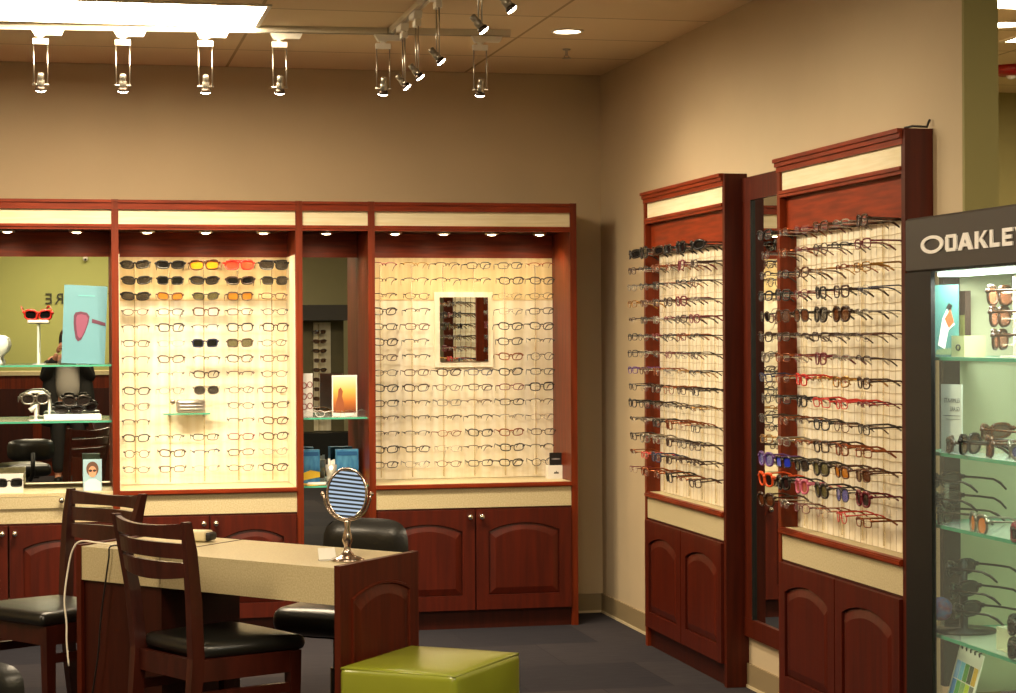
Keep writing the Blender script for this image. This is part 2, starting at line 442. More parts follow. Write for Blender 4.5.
def eyewear(style, fmat, lmat, sun, tmat=None):
    key = (style, fmat.name, lmat.name, (tmat or fmat).name)
    if key in PROT: return PROT[key]
    a, b, p, r, sl = STY[style]; r = r*1.2
    cx = .0345 if a < .027 else a+.006
    wrap = .022 if style in ('wrap', 'shield') else .007
    rim = MB()
    def P(x, z): return (x, curve_y(x, wrap), z)
    for sgn in (-1, 1):
        o = oval(0, 0, a, b, p, 18, sl)
        o = [(sgn*(cx+x), z) for x, z in o]
        if style == 'half-rim':
            top = sorted([q for q in o if q[1] > -.003], key=lambda q: q[0])
            rim.tube([P(*q) for q in top], r*1.2, 5)
        else:
            rim.tube([P(*q) for q in o], r, 5, closed=True)
            top = sorted([q for q in o if q[1] > b*.55], key=lambda q: q[0])
            if style not in ('rimless', 'round', 'oval'): rim.tube([P(x, z+r*.4) for x, z in top], r*1.35, 5)
        ex = cx+a
        rim.tube([P(sgn*(ex-.002), b*.45), P(sgn*(ex+.004), b*.5), (sgn*(ex+.0055), curve_y(ex, wrap)+.008, b*.5)], r*1.5+.0008, 5)
    bi = cx-a
    rim.tube([P(-bi-.002, b*.35), P(-bi*.4, b*.6), P(bi*.4, b*.6), P(bi+.002, b*.35)], r*1.15+.0004, 5)
    if style == 'aviator': rim.tube([P(-bi-.006, b*.9), P(0, b*.95), P(bi+.006, b*.9)], r, 5)
    if style == 'shield': rim.tube([P(-cx-a*.7, b*.8), P(-cx*.5, b*1.02), P(0, b*.9), P(cx*.5, b*1.02), P(cx+a*.7, b*.8)], r*1.2, 5)
    for sgn in (-1, 1): rim.tube([P(sgn*(bi+.001), -b*.1), (sgn*(bi-.002), .006, -b*.25)], .0012, 4)
    out = {'rim': rim.mesh('rim', fmat)}
    for sgn, nm in ((-1, 'lensL'), (1, 'lensR')):
        o = oval(0, 0, a-.0005, b-.0005, p, 18, sl)
        lm = MB()
        lm.add([(sgn*(cx+x), curve_y(cx+x, wrap)+.0004, z) for x, z in o]+[(sgn*(cx+x), curve_y(cx+x, wrap)+.0016, z) for x, z in o],
               [tuple(range(18)), tuple(range(18, 36))[::-1]]+[(i, i+18, (i+1) % 18+18, (i+1) % 18) for i in range(18)])
        out[nm] = lm.mesh('lens', lmat)
        ex = cx+a+.0055; y0 = curve_y(cx+a, wrap)+.006
        tm = MB(); tr = .0034 if r > .002 else .0024
        tm.tube([(sgn*ex, y0, b*.5), (sgn*(ex+.002), y0+.05, b*.5-.001), (sgn*(ex-.001), y0+.095, b*.5-.003), (sgn*(ex-.004), y0+.118, b*.5-.012), (sgn*(ex-.007), y0+.138, b*.5-.028)],
                [tr, tr*.9, tr, tr*1.25, tr*.9], 5, flat=.45)
        out['tem'+nm[-1]] = tm.mesh('temple', tmat or fmat)
    PROT[key] = out; return out
NEYE = [0]
def put_eyewear(style, fmat, lmat, sun, loc, rz, label, group, tilt=0, tmat=None, roll=0, folded=False):
    pr = eyewear(style, fmat, lmat, sun, tmat)
    t = bpy.data.objects.new('sunglasses' if sun else 'eyeglasses', None); COL.objects.link(t); t.empty_display_size = .02
    t.location = loc; t.rotation_euler = (tilt, roll, rz)
    tag(t, label, 'sunglasses' if sun else 'eyeglasses', group)
    for k, nm in (('rim', 'rim'), ('lensL', 'lens'), ('lensR', 'lens'), ('temL', 'temple'), ('temR', 'temple')):
        o = bpy.data.objects.new(nm, pr[k]); COL.objects.link(o); o.parent = t
        if folded and nm == 'temple':
            pass
    NEYE[0] += 1
    return t
FM = {  # frame colours
    'black': mat('frame_black', '14100E', .3), 'dark brown': mat('frame_brown', '38200F', .3), 'tortoiseshell': mat('frame_tortoise', '6B3A14', .3, col2='24110A', scale=(180, 180, 180)),
    'gold': mat('frame_gold', 'A87C3C', .3, metal=.9), 'silver': mat('frame_silver', '9C968C', .3, metal=.9), 'gunmetal': mat('frame_gunmetal', '4C4640', .35, metal=.8),
    'copper': mat('frame_copper', '8C4A26', .3, metal=.8), 'burgundy': mat('frame_burgundy', '6A1420', .3), 'red': mat('frame_red', 'C8281C', .3), 'navy': mat('frame_navy', '20284A', .3),
    'purple': mat('frame_purple', '5A3A78', .3), 'pink': mat('frame_pink', 'C0607A', .3), 'white': mat('frame_white', 'E8E4DA', .3), 'orange': mat('frame_orange', 'E0501A', .3), 'green': mat('frame_green', '2E4A2C', .3)}
LM = {'clear': LENS, 'smoke': clear('lens_smoke', '2A2420', .25), 'dark': clear('lens_dark', '141414', .1), 'amber': clear('lens_amber', 'C47A1E', .3), 'olive': clear('lens_olive', '5A5630', .3),
      'orange': clear('lens_orange', 'F09A1C', .25), 'red': clear('lens_red', 'E8482C', .2), 'brown': clear('lens_brown', '5A3018', .25), 'blue': clear('lens_blue', '2236B8', .1), 'violet': clear('lens_violet', '5A5CA0', .35),
      'copper': clear('lens_copper', '96563A', .35), 'rose': clear('lens_rose', '9A3830', .25), 'fire': clear('lens_fire', 'F08818', .4)}
ORD = ['first', 'second', 'third', 'fourth', 'fifth', 'sixth', 'seventh', 'eighth', 'ninth', 'tenth', 'eleventh', 'twelfth', 'thirteenth', 'bottom']
RWORD = ['top']+ORD[1:]
CW = ['leftmost', 'second from left', 'third from left', 'fourth from left', 'fifth from left', 'rightmost']

def rods(t, pv, xs, rows, reach, skip=()):
    for ci, x in enumerate(xs):
        mb = MB()
        mb.cyl((x, pv-.006, PZ0+.01), (x, pv-.006, PZ1-.035), .0035, 6)
        for ri, z in enumerate(rows):
            if (ri, ci) in skip: continue
            mb.cyl((x, pv-.006, z-.004), (x, pv-reach+.006, z+.001), .0016, 5)
            mb.tube([(x-.008, pv-reach+.006, z-.006), (x, pv-reach+.006, z+.002), (x+.008, pv-reach+.006, z-.006)], .0016, 5)
        mb.build('display_rod', ACRYL, t)

def fill(t, pv, xs, rows, reach, place, special, skip=(), weights=None, rackgroup='', jit=1.0):
    base = t.location; rz = t.rotation_euler.z
    rods(t, pv, xs, rows, reach, skip)
    W_ = weights or (['black']*10+['dark brown']*7+['gunmetal']*4+['tortoiseshell']*3+['gold']*1+['silver']*1+['copper']*2+['burgundy']*1+['navy']*1)
    S_ = ['rectangular']*5+['half-rim']*4+['oval']*3+['rimless']*2+['slanted']*3+['square']*2+['round']*1
    ncol = len(xs)
    for ri, z in enumerate(rows):
        for ci, x in enumerate(xs):
            if (ri, ci) in skip: continue
            sp = special.get((ri, ci))
            if sp: style, fc, lc = sp
            else: style, fc, lc = random.choice(S_), random.choice(W_), 'clear'
            sun = lc != 'clear'
            cw = CW[ci] if ci < ncol-1 else 'rightmost'
            if sun: d = f"{fc} {style} sunglasses, {lc} lenses" if style not in ('shield',) else f"{fc} shield sunglasses with {lc} lens"
            else: d = f"{fc} {style} eyeglasses" if style in ('half-rim', 'rimless') else f"{fc} {style}-rimmed eyeglasses"
            label = f"{d}, {RWORD[ri]} row, {cw}, {place}"
            lx, ly = x+random.uniform(-.004, .004)*jit, pv-reach
            p = Vector((base.x+lx*math.cos(rz)-ly*math.sin(rz), base.y+lx*math.sin(rz)+ly*math.cos(rz), z-.002))
            put_eyewear(style, FM[fc], LM[lc], sun, p, rz+random.uniform(-.10, .10)*jit, label,
                        ('sunglasses ' if sun else 'eyeglasses ')+rackgroup, tilt=random.uniform(-.02, .10), roll=random.uniform(-.03, .03))

# ---- back wall units
t0, pv0 = unit('mirrored_cabinet', 'wood cabinet with mirror back and glass shelves at far left of back wall', .2235+1.10, .405, (-1.10, F, 0), 0, pucks=4, panel=False, base=False, puck_w=3.5)
t1, pv1 = unit('display_rack', 'lit back wall rack with three top rows of sunglasses above cupboard doors', 1.100-.2235, .405, (.2235, F, 0), 0, pucks=3, liner=PANEL)
t2, pv2 = unit('display_rack', 'lit back wall rack nearest the corner, small square mirror on its panel', 2.490-1.455, .405, (1.455, F, 0), 0, right=.033, pucks=4)
tn, pvn = unit('narrow_cabinet', 'narrow mirror backed cabinet between the two lit back wall racks', 1.455-1.100, .405, (1.100, F, 0), 0, pucks=1, panel=False, base=False, puck_w=2.5)
PY1 = F+pv1
ROW = [1.808-.0770*k for k in range(14)]
xs1 = [.102+.1695*k for k in range(5)]
S1 = {(0, 0): ('wrap', 'black', 'smoke'), (0, 1): ('wrap', 'black', 'dark'), (0, 2): ('shield', 'tortoiseshell', 'orange'), (0, 3): ('shield', 'red', 'red'), (0, 4): ('shield', 'black', 'smoke'),
      (1, 0): ('wrap', 'black', 'smoke'), (1, 1): ('square', 'black', 'dark'), (1, 2): ('wrap', 'black', 'smoke'), (1, 3): ('wrap', 'dark brown', 'dark'), (1, 4): ('square', 'black', 'smoke'),
      (2, 0): ('wrap', 'black', 'smoke'), (2, 1): ('slanted', 'tortoiseshell', 'amber'), (2, 2): ('slanted', 'black', 'olive'), (2, 3): ('square', 'dark brown', 'amber'),
      (5, 2): ('square', 'navy', 'dark'), (5, 3): ('square', 'dark brown', 'olive'), (8, 2): ('aviator', 'silver', 'smoke')}
fill(t1, pv1, xs1, ROW, .155, 'sunglasses-topped back rack', S1, skip={(9, 1), (9, 2), (10, 1), (10, 2)}, rackgroup='on the sunglasses-topped back wall rack')
xs2 = [.100+.1616*k for k in range(6)]
fill(t2, pv2, xs2, ROW, .155, 'back rack with square mirror', {}, skip={(r, c) for r in range(2, 7) for c in (2, 3)}, rackgroup='on the back wall rack with the square mirror')

# ---- mirrored cabinet (left)
a, b = .0165, 1.3235-.0165
bx(a, b, pv0-.004, pv0+.004, .735, PZ1).build('mirror', MIRROR, t0)
bx(a, b, .0, pv0, .702, .716).build('counter', LAM, t0)
for i in range(2):
    x0, x1 = a+(b-a)*i/2+.004, a+(b-a)*(i+1)/2-.004
    d = bx(x0, x1, -.006, .02, .646, .700).build('drawer', LAM, t0)
    kx = (x1-.235) if i == 1 else (x0+.15)
    MB().lathe([(.006, 0), (.005, .010), (.013, .016), (.0145, .023), (.009, .029)], 14, Matrix.Translation((kx, -.006, .682)) @ Matrix.Rotation(PI/2, 4, 'X')).build('knob', CHROME, d)
bx(a, b, .002, .02, .576, .644).build('apron', LAM, t0)
fr = MB(); fr.box(a, b, .002, .022, .560, .576); fr.box(a, b, .002, .022, .085, .105); fr.build('face_frame', WOODD, t0)
# doors: edges chosen so the pair of knobs stands at the far left of the view
dx = .823
door_part(t0, a, dx*1.0, .095, .565, .002, 'r')
door_part(t0, dx, b, .095, .565, .002, 'l')
bx(a, b, .014, .03, 0, .095).build('toe_kick', WOODD, t0)
for z in (1.318, 1.050):
    s_ = bx(a+.002, b-.002, .06, pv0-.006, z-.004, z+.004).build('glass_shelf', GLASS, t0)
    bx(a+.002, b-.002, .057, .06, z-.0045, z+.0045).build('shelf_edge', EDGE, s_)

# ---- narrow cabinet
a, b = .0165, .355-.0165
bx(a, b, pvn-.004, pvn+.004, .10, PZ1).build('mirror', MIRROR, tn)
bx(a, b, .014, pvn-.006, .0, .10).build('plinth', WOODD, tn)
for z in (1.050, .717):
    s_ = bx(a+.002, b-.002, .04, pvn-.006, z-.004, z+.004).build('glass_shelf', GLASS, tn)
    bx(a+.002, b-.002, .037, .04, z-.0045, z+.0045).build('shelf_edge', EDGE, s_)

# ---- right wall racks
YA, YB = 9.005, 7.205
ta, pva = unit('right_rack', 'right wall eyeglass rack nearest the corner, doors below', 1.180, .093, (RX, YA, 0), -PI/2, left=.03, right=.03, knobs=False, cat='display cabinet')
tb, pvb = unit('right_rack', 'right wall eyeglass rack beside the black showcase, doors below', 1.190, .093, (RX, YB, 0), -PI/2, left=.03, right=.03, knobs=False, cat='display cabinet')
xsr = [.115+.187*k for k in range(6)]
SA = {(0, k): (['wrap', 'oversized', 'wrap', 'square', 'oversized', 'wrap'][k], ['black', 'black', 'dark brown', 'black', 'black', 'black'][k], 'dark') for k in range(6)}
SA[(12, 1)] = ('oval', 'red', 'clear'); SA[(6, 3)] = ('oval', 'burgundy', 'clear'); SA[(7, 0)] = ('rectangular', 'purple', 'clear'); SA[(13, 3)] = ('square', 'black', 'clear')
SA[(1, 4)] = ('square', 'burgundy', 'clear')
SB = {(4, 1): ('aviator', 'dark brown', 'brown'), (4, 2): ('aviator', 'black', 'brown'), (4, 3): ('oversized', 'gunmetal', 'smoke'), (4, 4): ('oversized', 'dark brown', 'brown'),
      (4, 0): ('round', 'black', 'dark'),
      (11, 0): ('oversized', 'purple', 'violet'), (11, 1): ('square', 'black', 'blue'), (11, 2): ('square', 'black', 'smoke'), (11, 3): ('oversized', 'gunmetal', 'olive'), (11, 4): ('square', 'tortoiseshell', 'amber'), (11, 5): ('square', 'tortoiseshell', 'brown'),
      (12, 0): ('oversized', 'orange', 'dark'), (12, 1): ('oversized', 'black', 'dark'), (12, 2): ('oversized', 'pink', 'rose'), (12, 3): ('oversized', 'gunmetal', 'olive'), (12, 4): ('aviator', 'gunmetal', 'violet'),
      (12, 5): ('oversized', 'burgundy', 'smoke'),
      (7, 0): ('rectangular', 'navy', 'clear'), (7, 2): ('square', 'red', 'clear'), (8, 3): ('rectangular', 'red', 'clear'), (8, 4): ('rectangular', 'red', 'clear'), (8, 5): ('half-rim', 'burgundy', 'clear'),
      (8, 1): ('rectangular', 'black', 'clear'), (8, 2): ('square', 'black', 'clear'), (3, 1): ('square', 'black', 'clear'), (3, 3): ('square', 'black', 'clear'), (3, 4): ('square', 'dark brown', 'clear'),
      (13, 2): ('oval', 'burgundy', 'clear'), (13, 4): ('round', 'red', 'clear'), (1, 3): ('round', 'dark brown', 'clear'), (13, 0): ('oversized', 'dark brown', 'brown')}
WR = ['black']*4+['dark brown']*5+['gunmetal']*4+['tortoiseshell']*3+['gold']*2+['silver']*4+['copper']*4+['burgundy']*2+['navy']
ROWR = [1.822-.0760*k for k in range(14)]
fill(ta, pva, xsr, ROWR, .160, 'right wall rack nearest corner', SA, weights=WR, rackgroup='on the right wall rack nearest the corner', jit=1.2)
fill(tb, pvb, xsr, ROWR, .160, 'right wall rack beside showcase', SB, weights=WR, rackgroup='on the right wall rack beside the showcase', jit=1.2)

# ---- tall framed mirror between the right racks
tm = thing('wall_mirror', 'tall wood framed mirror on the right wall between the two racks', 'mirror', (R-.001, YA-1.182, 0), -PI/2)
wm = YA-1.182-YB-.002
for q in (((.0, wm, -.022, 0, 1.995, 2.090)), (0, wm, -.022, 0, .215, .290), (0, .10, -.020, 0, .290, 1.995), (wm-.06, wm, -.020, 0, .290, 1.995)):
    bx(*q).build('frame_board', SIDEW, tm)
bx(.10, wm-.06, -.012, -.002, .290, 1.995).build('mirror', MIRROR, tm)
bx(.10, .106, -.022, -.012, .290, 1.995).build('edge_strip', BLACKP, tm)

# black cord lying on the right rack
tag(MB().tube([(RX+.02, 6.07, 2.117), (RX+.03, 6.03, 2.119), (RX+.05, 6.02, 2.117), (RX+.075, 6.02, 2.116), (RX+.08, 6.02, 2.130), (RX+.085, 6.02, 2.140)], .004, 6).build('cord', BLACKP),
    'short black cord end lying on top of the right wall rack beside the showcase', 'cord')

# ---- small square mirror on rack 2
sm = thing('square_mirror', 'small square mirror with pale border fixed on the back wall rack panel', 'mirror', (1.985, F+pv2, 1.485))
bx(-.152, .152, -.012, 0, -.195, .190).build('mount_board', PANEL, sm)
bx(-.126, .126, -.020, -.012, -.165, .163).build('mirror', MIRROR, sm)

# ------------------------------------------------------------------ ceiling fixtures
RAILM = mat('track_white', 'D8D0BC', .45)
RS = -.080
def ry(x): return 8.87+RS*(x+.275)
def rail(x0, x1, y0, y1, label, rz=0):
    t = thing('light_track', label, 'light track', ((x0+x1)/2, (y0+y1)/2, C-.03), rz, 'ceiling light tracks')
    cx, cy = (x0+x1)/2, (y0+y1)/2
    bx(x0-cx, x1-cx, y0-cy, y1-cy, .004, .030).build('track_body', RAILM, t)
    if x1-x0 > y1-y0: bx(x0-cx, x1-cx, -.006, .006, .0005, .004).build('track_slot', STEEL, t)
    else: bx(-.006, .006, y0-cy, y1-cy, .0005, .004).build('track_slot', STEEL, t)
rail(-1.6, 1.388, ry(-.106)-.018, ry(-.106)+.018, 'long white ceiling track running left of the junction, parallel to back wall', math.atan(RS))
rail(1.424, 1.93, ry(1.677)-.018, ry(1.677)+.018, 'short white ceiling track right of the junction, parallel to back wall', math.atan(RS))
rail(1.388, 1.422, 5.6, 8.755, 'white ceiling track running towards the viewer, above the desk')
HOUS = mat('spot_housing', 'A8A294', .3, metal=.85)
SG = glow('spot_glow', 'FFF2DC', 22)
def spot(x, y, aim, label, power, along_x=True, size=1.5):
    pz = -.236 if along_x else -.252; hs = .86 if along_x else .74
    t = thing('track_spotlight', label, 'spotlight', (x, y, C-.03), 0 if along_x else PI/2, 'track spotlights')
    ad = MB(); ad.prism([(-.040, 0), (.10, 0), (.088, -.024), (.018, -.024), (.018, -.029), (-.022, -.029)], -.017, .017); ad.build('adapter', WHITE, t)
    MB().cyl((0, 0, -.026), (0, 0, -.040), .012, 12).build('stem', WHITE, t)
    bx(-.033, .033, -.012, .012, -.062, -.038).build('bracket', WHITE, t)
    for s_ in (-1, 1): MB().cyl((s_*.029, 0, -.06), (s_*.029, 0, pz-.004), .0030, 8).build('rod', STEEL, t)
    # head, aimed
    h = bpy.data.objects.new('head', None); 
    d = Vector(aim).normalized()
    if not along_x: d = Matrix.Rotation(-PI/2, 3, 'Z') @ d
    q = d.to_track_quat('-Z', 'Y'); m = Matrix.Translation((0, 0, pz)) @ q.to_matrix().to_4x4() @ Matrix.Scale(hs, 4)
    MB().lathe([(.010, .062), (.016, .058), (.016, .034), (.013, .030), (.019, .024), (.019, -.004), (.016, -.008), (.001, -.008)][::-1], 18, m).build('lamp_head', HOUS, t)
    MB().lathe([(.017, -.004), (.024, -.012), (.028, -.026), (.024, -.026), (.015, -.008)][::-1], 18, m).build('reflector', mat('reflector_dark', '4A3F36', .3, metal=.7), t)
    MB().cyl((-.036, 0, pz), (.036, 0, pz), .005, 8).build('pivot', STEEL, t)
    MB().lathe([(.001, -.008), (.014, -.007), (.0245, -.002), (.0250, .003), (.001, .003)], 18, m @ Matrix.Translation((0, 0, -.0290))).build('lamp_face', SG, t)
    lm = m @ Matrix.Translation((0, 0, -.044))
    o = light('SPOT', 'spot_lamp', (0, 0, 0), power, (1, .86, .64), t, spot_size=size, spot_blend=1, shadow_soft_size=.025)
    o.matrix_local = lm
SPX = [(-.105, 'leftmost'), (.242, 'second from left'), (.594, 'third from left'), (.914, 'fourth from left'), (1.366, 'fifth from left, beside the track junction'), (1.795, 'rightmost')]
for i, (x, w) in enumerate(SPX):
    spot(x, ry(x), (0, .48, -1), f"track spotlight hanging straight down on two rods, {w} above the back wall" if 'junction' not in w else 'track spotlight hanging on two rods beside the track junction, above back wall', 33)
SPY = [(8.42, 'farthest of the slanted ones'), (8.09, 'second farthest of the slanted ones'), (7.62, 'third farthest of the slanted ones'), (6.81, 'fourth farthest of the slanted ones'), (6.36, 'nearest, at the top edge')]
for y, w in SPY:
    spot(1.405, y, (.85, .02, -1), f"track spotlight tilted to the right wall, {w}", 20, False, 2.1)

# fluorescent troffers
FILLG = glow('added_fill_glow', 'FFE8C4', 20)  # glow of the unseen panels added for fill
TG = glow('tube_glow', 'FFE8C4', 24)
def troffer(x0, y0, label, group='fluorescent ceiling lights', w=1.21, h=.60, gm=None):
    t = thing('ceiling_light', label, 'ceiling light', (x0+w/2, y0+h/2, C), 0, group)
    f = MB(); k = .02
    f.box(-w/2, w/2, -h/2, -h/2+k, -.008, 0); f.box(-w/2, w/2, h/2-k, h/2, -.008, 0); f.box(-w/2, -w/2+k, -h/2+k, h/2-k, -.008, 0); f.box(w/2-k, w/2, -h/2+k, h/2-k, -.008, 0)
    f.build('frame', WHITE, t)
    # shallow recess look: two curved reflectors
    for j in (-1, 1):
        mb = MB(); pts = []
        for i in range(9):
            q = -1+2*i/8; pts.append((q*(h/4-.013)+j*(h/4-.004), -.0015-.005*(1-q*q)))
        n = len(pts)
        vs = [(-w/2+k, y, z) for y, z in pts]+[(w/2-k, y, z) for y, z in pts]
        mb.add(vs, [(i, i+1, n+i+1, n+i) for i in range(n-1)], True); mb.build('diffuser', gm or TG, t)
    return t
troffer(-.385, 8.195, 'bright fluorescent panel in the ceiling above the left back racks')
for (x, y, w) in ((-.41, 4.0, 'near left'), (2.0-.0, 3.0, 'near right'), (-.41, .6, 'far left behind the viewer'), (-2.8, 5.5, 'at the left side wall'), (-.41, -1.5, 'before the rear green wall')):  # unseen panels added as general fill, the last to brighten the rear wall
    troffer(x, y, f"added fill light panel outside the view, {w}", gm=FILLG)
troffer(3.2, 7.12, 'ceiling light panel nearest in the room beyond the right wall', 'ceiling panels of the side room')
troffer(4.235, 8.0, 'ceiling light panel farthest in the room beyond the right wall', 'ceiling panels of the side room')
def downlight(p, label, r=.06, w=12):
    t = thing('downlight', label, 'ceiling light', p)
    MB().lathe([(r+.014, 0), (r+.012, -.006), (r, -.006), (r, -.001)], 24).build('trim_ring', WHITE, t)
    MB().lathe([(.001, -.003), (r, -.003), (r, -.001), (.001, -.001)], 24).build('lamp_face', glow('can_glow', 'FFE9C4', 9), t)
    light('SPOT', 'can_lamp', (0, 0, -.01), w, (1, .82, .6), t, spot_size=2.2, spot_blend=.9, shadow_soft_size=.05)
downlight((2.185, 8.67, C), 'round recessed downlight in the ceiling near the corner')
downlight(tuple(atz(1004, 24, C)), 'round recessed downlight in the room beyond the right wall', .08)
sp = thing('sprinkler', 'small ceiling sprinkler head near the corner downlight', 'sprinkler', (2.32, 9.22, C))
MB().lathe([(.02, 0), (.018, -.006), (.006, -.008), (.006, -.03), (.004, -.032)][::-1], 14).build('body', STEEL, sp)
MB().lathe([(.022, -.042), (.022, -.045), (.003, -.046), (.003, -.041)][::-1], 14).build('deflector', STEEL, sp)
for s_ in (-1, 1): MB().tube([(s_*.005, 0, -.028), (s_*.012, 0, -.036), (s_*.003, 0, -.044)], .0018, 6).build('frame_arm', STEEL, sp)
p = atz(1011, 66, C)
ra = thing('fire_alarm', 'red fire alarm on the ceiling of the room beyond the right wall', 'fire alarm', tuple(p))
MB().lathe([(.085, 0), (.085, -.03), (.06, -.05), (.001, -.05)][::-1], 18).build('housing', mat('alarm_red', '9A1A14', .4), ra)
MB().sphere((0, 0, -.052), .025, 12, (1, 1, .7)).build('strobe', CARD, ra)

# ------------------------------------------------------------------ desk
DK = Vector((.790, 5.923, 0)); du = Vector((-.6513, .7588, 0)).normalized()
rzd = math.atan2(-du.y, -du.x)            # local +x runs from the left end to the right end
LT = 1.172; DD = .452
dpos = DK+du*LT                            # left front corner
desk = thing('consultation_desk', 'cream topped desk with cherry end panels in the middle of the floor', 'desk', (dpos.x, dpos.y, 0), rzd)
s0 = LT-.776
bx(.022, s0-.002, 0, DD, .648, .759).build('desktop', DESKL, desk)
bx(s0+.002, LT-.024, 0, DD, .648, .759).build('desktop', DESKL, desk)
bx(s0-.002, s0+.002, .001, DD-.001, .66, .7605).build('seam_strip', WOODD, desk)
bx(0, .022, -.004, DD+.004, 0, .764).build('end_panel', SIDEW, desk)
ep = bx(LT-.024, LT, -.004, DD+.004, 0, .767).build('end_panel', SIDEW, desk)
# arched raised panel on the right end panel (faces +x)
e_ = thing('tmp', None, None); bpy.data.objects.remove(e_)
def end_raised(parent):
    mb = MB(); n = 14; y0, y1, z0, zs, rise = .065, DD-.06, .10, .655, .035
    def arch(d):
        pts = [(y0+d, z0+d), (y1-d, z0+d), (y1-d, zs-d)]
        for k in range(1, n):
            t = k/n; pts.append((y1-d+(y0-y1+2*d)*t, zs-d+rise*math.sin(PI*t)**.8))
        pts.append((y0+d, zs-d)); return pts
    L_ = [(LT+.0002, arch(-.008)), (LT+.007, arch(-.006)), (LT+.007, arch(.0)), (LT+.001, arch(.003)), (LT+.009, arch(.032))]
    k = len(L_[0][1]); vs = []; fs = []
    for x, a_ in L_: vs += [(x, y, z) for y, z in a_]
    for r_ in range(len(L_)-1):
        for i in range(k):
            j = (i+1) % k; fs.append((r_*k+i, r_*k+j, (r_+1)*k+j, (r_+1)*k+i))
    fs.append(tuple(range((len(L_)-1)*k, len(L_)*k))); fs.append(tuple(range(k))[::-1])
    mb.add(vs, fs); mb.build('raised_panel', SIDEW, parent)
end_raised(ep)
bx(.022, s0-.004, .012, DD-.012, .0, .648).build('pedestal', WOODD, desk)
bx(s0-.004, LT-.024, DD-.05, DD-.03, .60, .648).build('modesty_rail', WOODD, desk)

for ch in list(desk.children):                # the desk ends are cut at an angle
    for o in [ch]+list(ch.children):
        for v in o.data.vertices: v.co.x -= v.co.y*.17

def dl(x, y, z=.760):                       # desk local -> world
    c, s_ = math.cos(rzd), math.sin(rzd)
    x -= y*.17
    return Vector((dpos.x+x*c-y*s_, dpos.y+x*s_+y*c, z))

# mirror on a stand
MG = mat('stand_metal', 'CCBBAE', .18, metal=1)
ms = thing('table_mirror', 'oval vanity mirror on a metal stand, on the right end of the desk', 'mirror', (.838, 6.128, .7608), -.36)
MB().lathe([(.001, 0), (.052, 0), (.052, .004), (.040, .010), (.022, .016), (.012, .030), (.010, .045), (.016, .060), (.013, .080), (.008, .100), (.010, .118), (.006, .128)], 24).build('stand', MG, ms)
yk = MB(); yk.tube([(.074*math.cos(q), 0, .205+.083*math.sin(q)) for q in [PI+PI*i/16 for i in range(17)]], .0035, 8); yk.build('yoke', MG, ms)
for s_ in (-1, 1): MB().sphere((s_*.077, 0, .205), .007, 10).build('pivot_knob', MG, ms)
tl = Matrix.Translation((0, 0, .205)) @ Matrix.Rotation(math.radians(-4), 4, 'X')
MB().tube([(.061*math.cos(q), 0, .077*math.sin(q)) for q in [2*PI*i/32 for i in range(32)]], .005, 8, tl, closed=True).build('mirror_rim', MG, ms)
MB().prism([(.060*math.cos(q), .075*math.sin(q)) for q in [2*PI*i/32 for i in range(32)]], -.003, .003, tl).build('mirror_glass', MIRROR, ms)

# card stack / tent card
cd = thing('card_holder', 'small white card leaning beside the vanity mirror', 'card', (.778, 6.135, .7608), .10)
bx(-.028, .028, -.004, .012, 0, .004).build('foot', clear('clear_plastic', 'F4F6F4', .7), cd)
MB().box(-.027, .027, -.001, .001, 0, .038, Matrix.Translation((0, .002, .004)) @ Matrix.Rotation(math.radians(-30), 4, 'X')).build('card', CARD, cd)

# small box at the seam
bp = atz(197, 541, .76)
sb = thing('card_terminal', 'small cream and black box on the left part of the desk', 'box', (bp.x, bp.y, .7615), rzd+.35)
MB().rbox(-.045, .045, -.035, .035, 0, .035, .008).build('body', mat('cream_plastic', 'D8CDA8', .4), sb)
MB().rbox(.040, .062, -.028, .028, .002, .030, .008).build('end_cap', BLACKP, sb)

# cables
WC = mat('white_cable', 'E6DFCC', .45)
pts = [dl(.21, .10, .764), dl(.16, .05, .764), dl(.08, .03, .770), dl(.0, .02, .772), dl(-.03, .01, .745), dl(-.045, 0, .68), dl(-.045, -.02, .58), dl(-.035, -.02, .50), dl(-.03, -.025, .44), dl(-.02, -.025, .36)]
def smooth(pts, n=5):
    out = []
    P = [pts[0]]+pts+[pts[-1]]
    for i in range(1, len(P)-2):
        for k in range(n):
            t = k/n; a_, b_, c_, d_ = P[i-1], P[i], P[i+1], P[i+2]
            out.append(.5*((2*b_)+(c_-a_)*t+(2*a_-5*b_+4*c_-d_)*t*t+(3*b_-a_-3*c_+d_)*t**3))
    out.append(pts[-1]); return out
tag(MB().tube(smooth(pts), .0032, 6).build('cable', WC), 'white cable hanging over the left end of the desk', 'cable')
pts = [dl(.20, .06, .764), dl(.17, -.004, .768), dl(.165, -.010, .73), dl(.15, -.010, .66), dl(.125, -.012, .52), dl(.11, -.012, .40), dl(.07, -.014, .22), dl(.04, -.03, .06), dl(.02, -.08, .006), dl(.10, -.2, .004)]
tag(MB().tube(smooth(pts), .0028, 6).build('cable', BLACKP), 'thin black cable hanging down the front of the desk', 'cable')

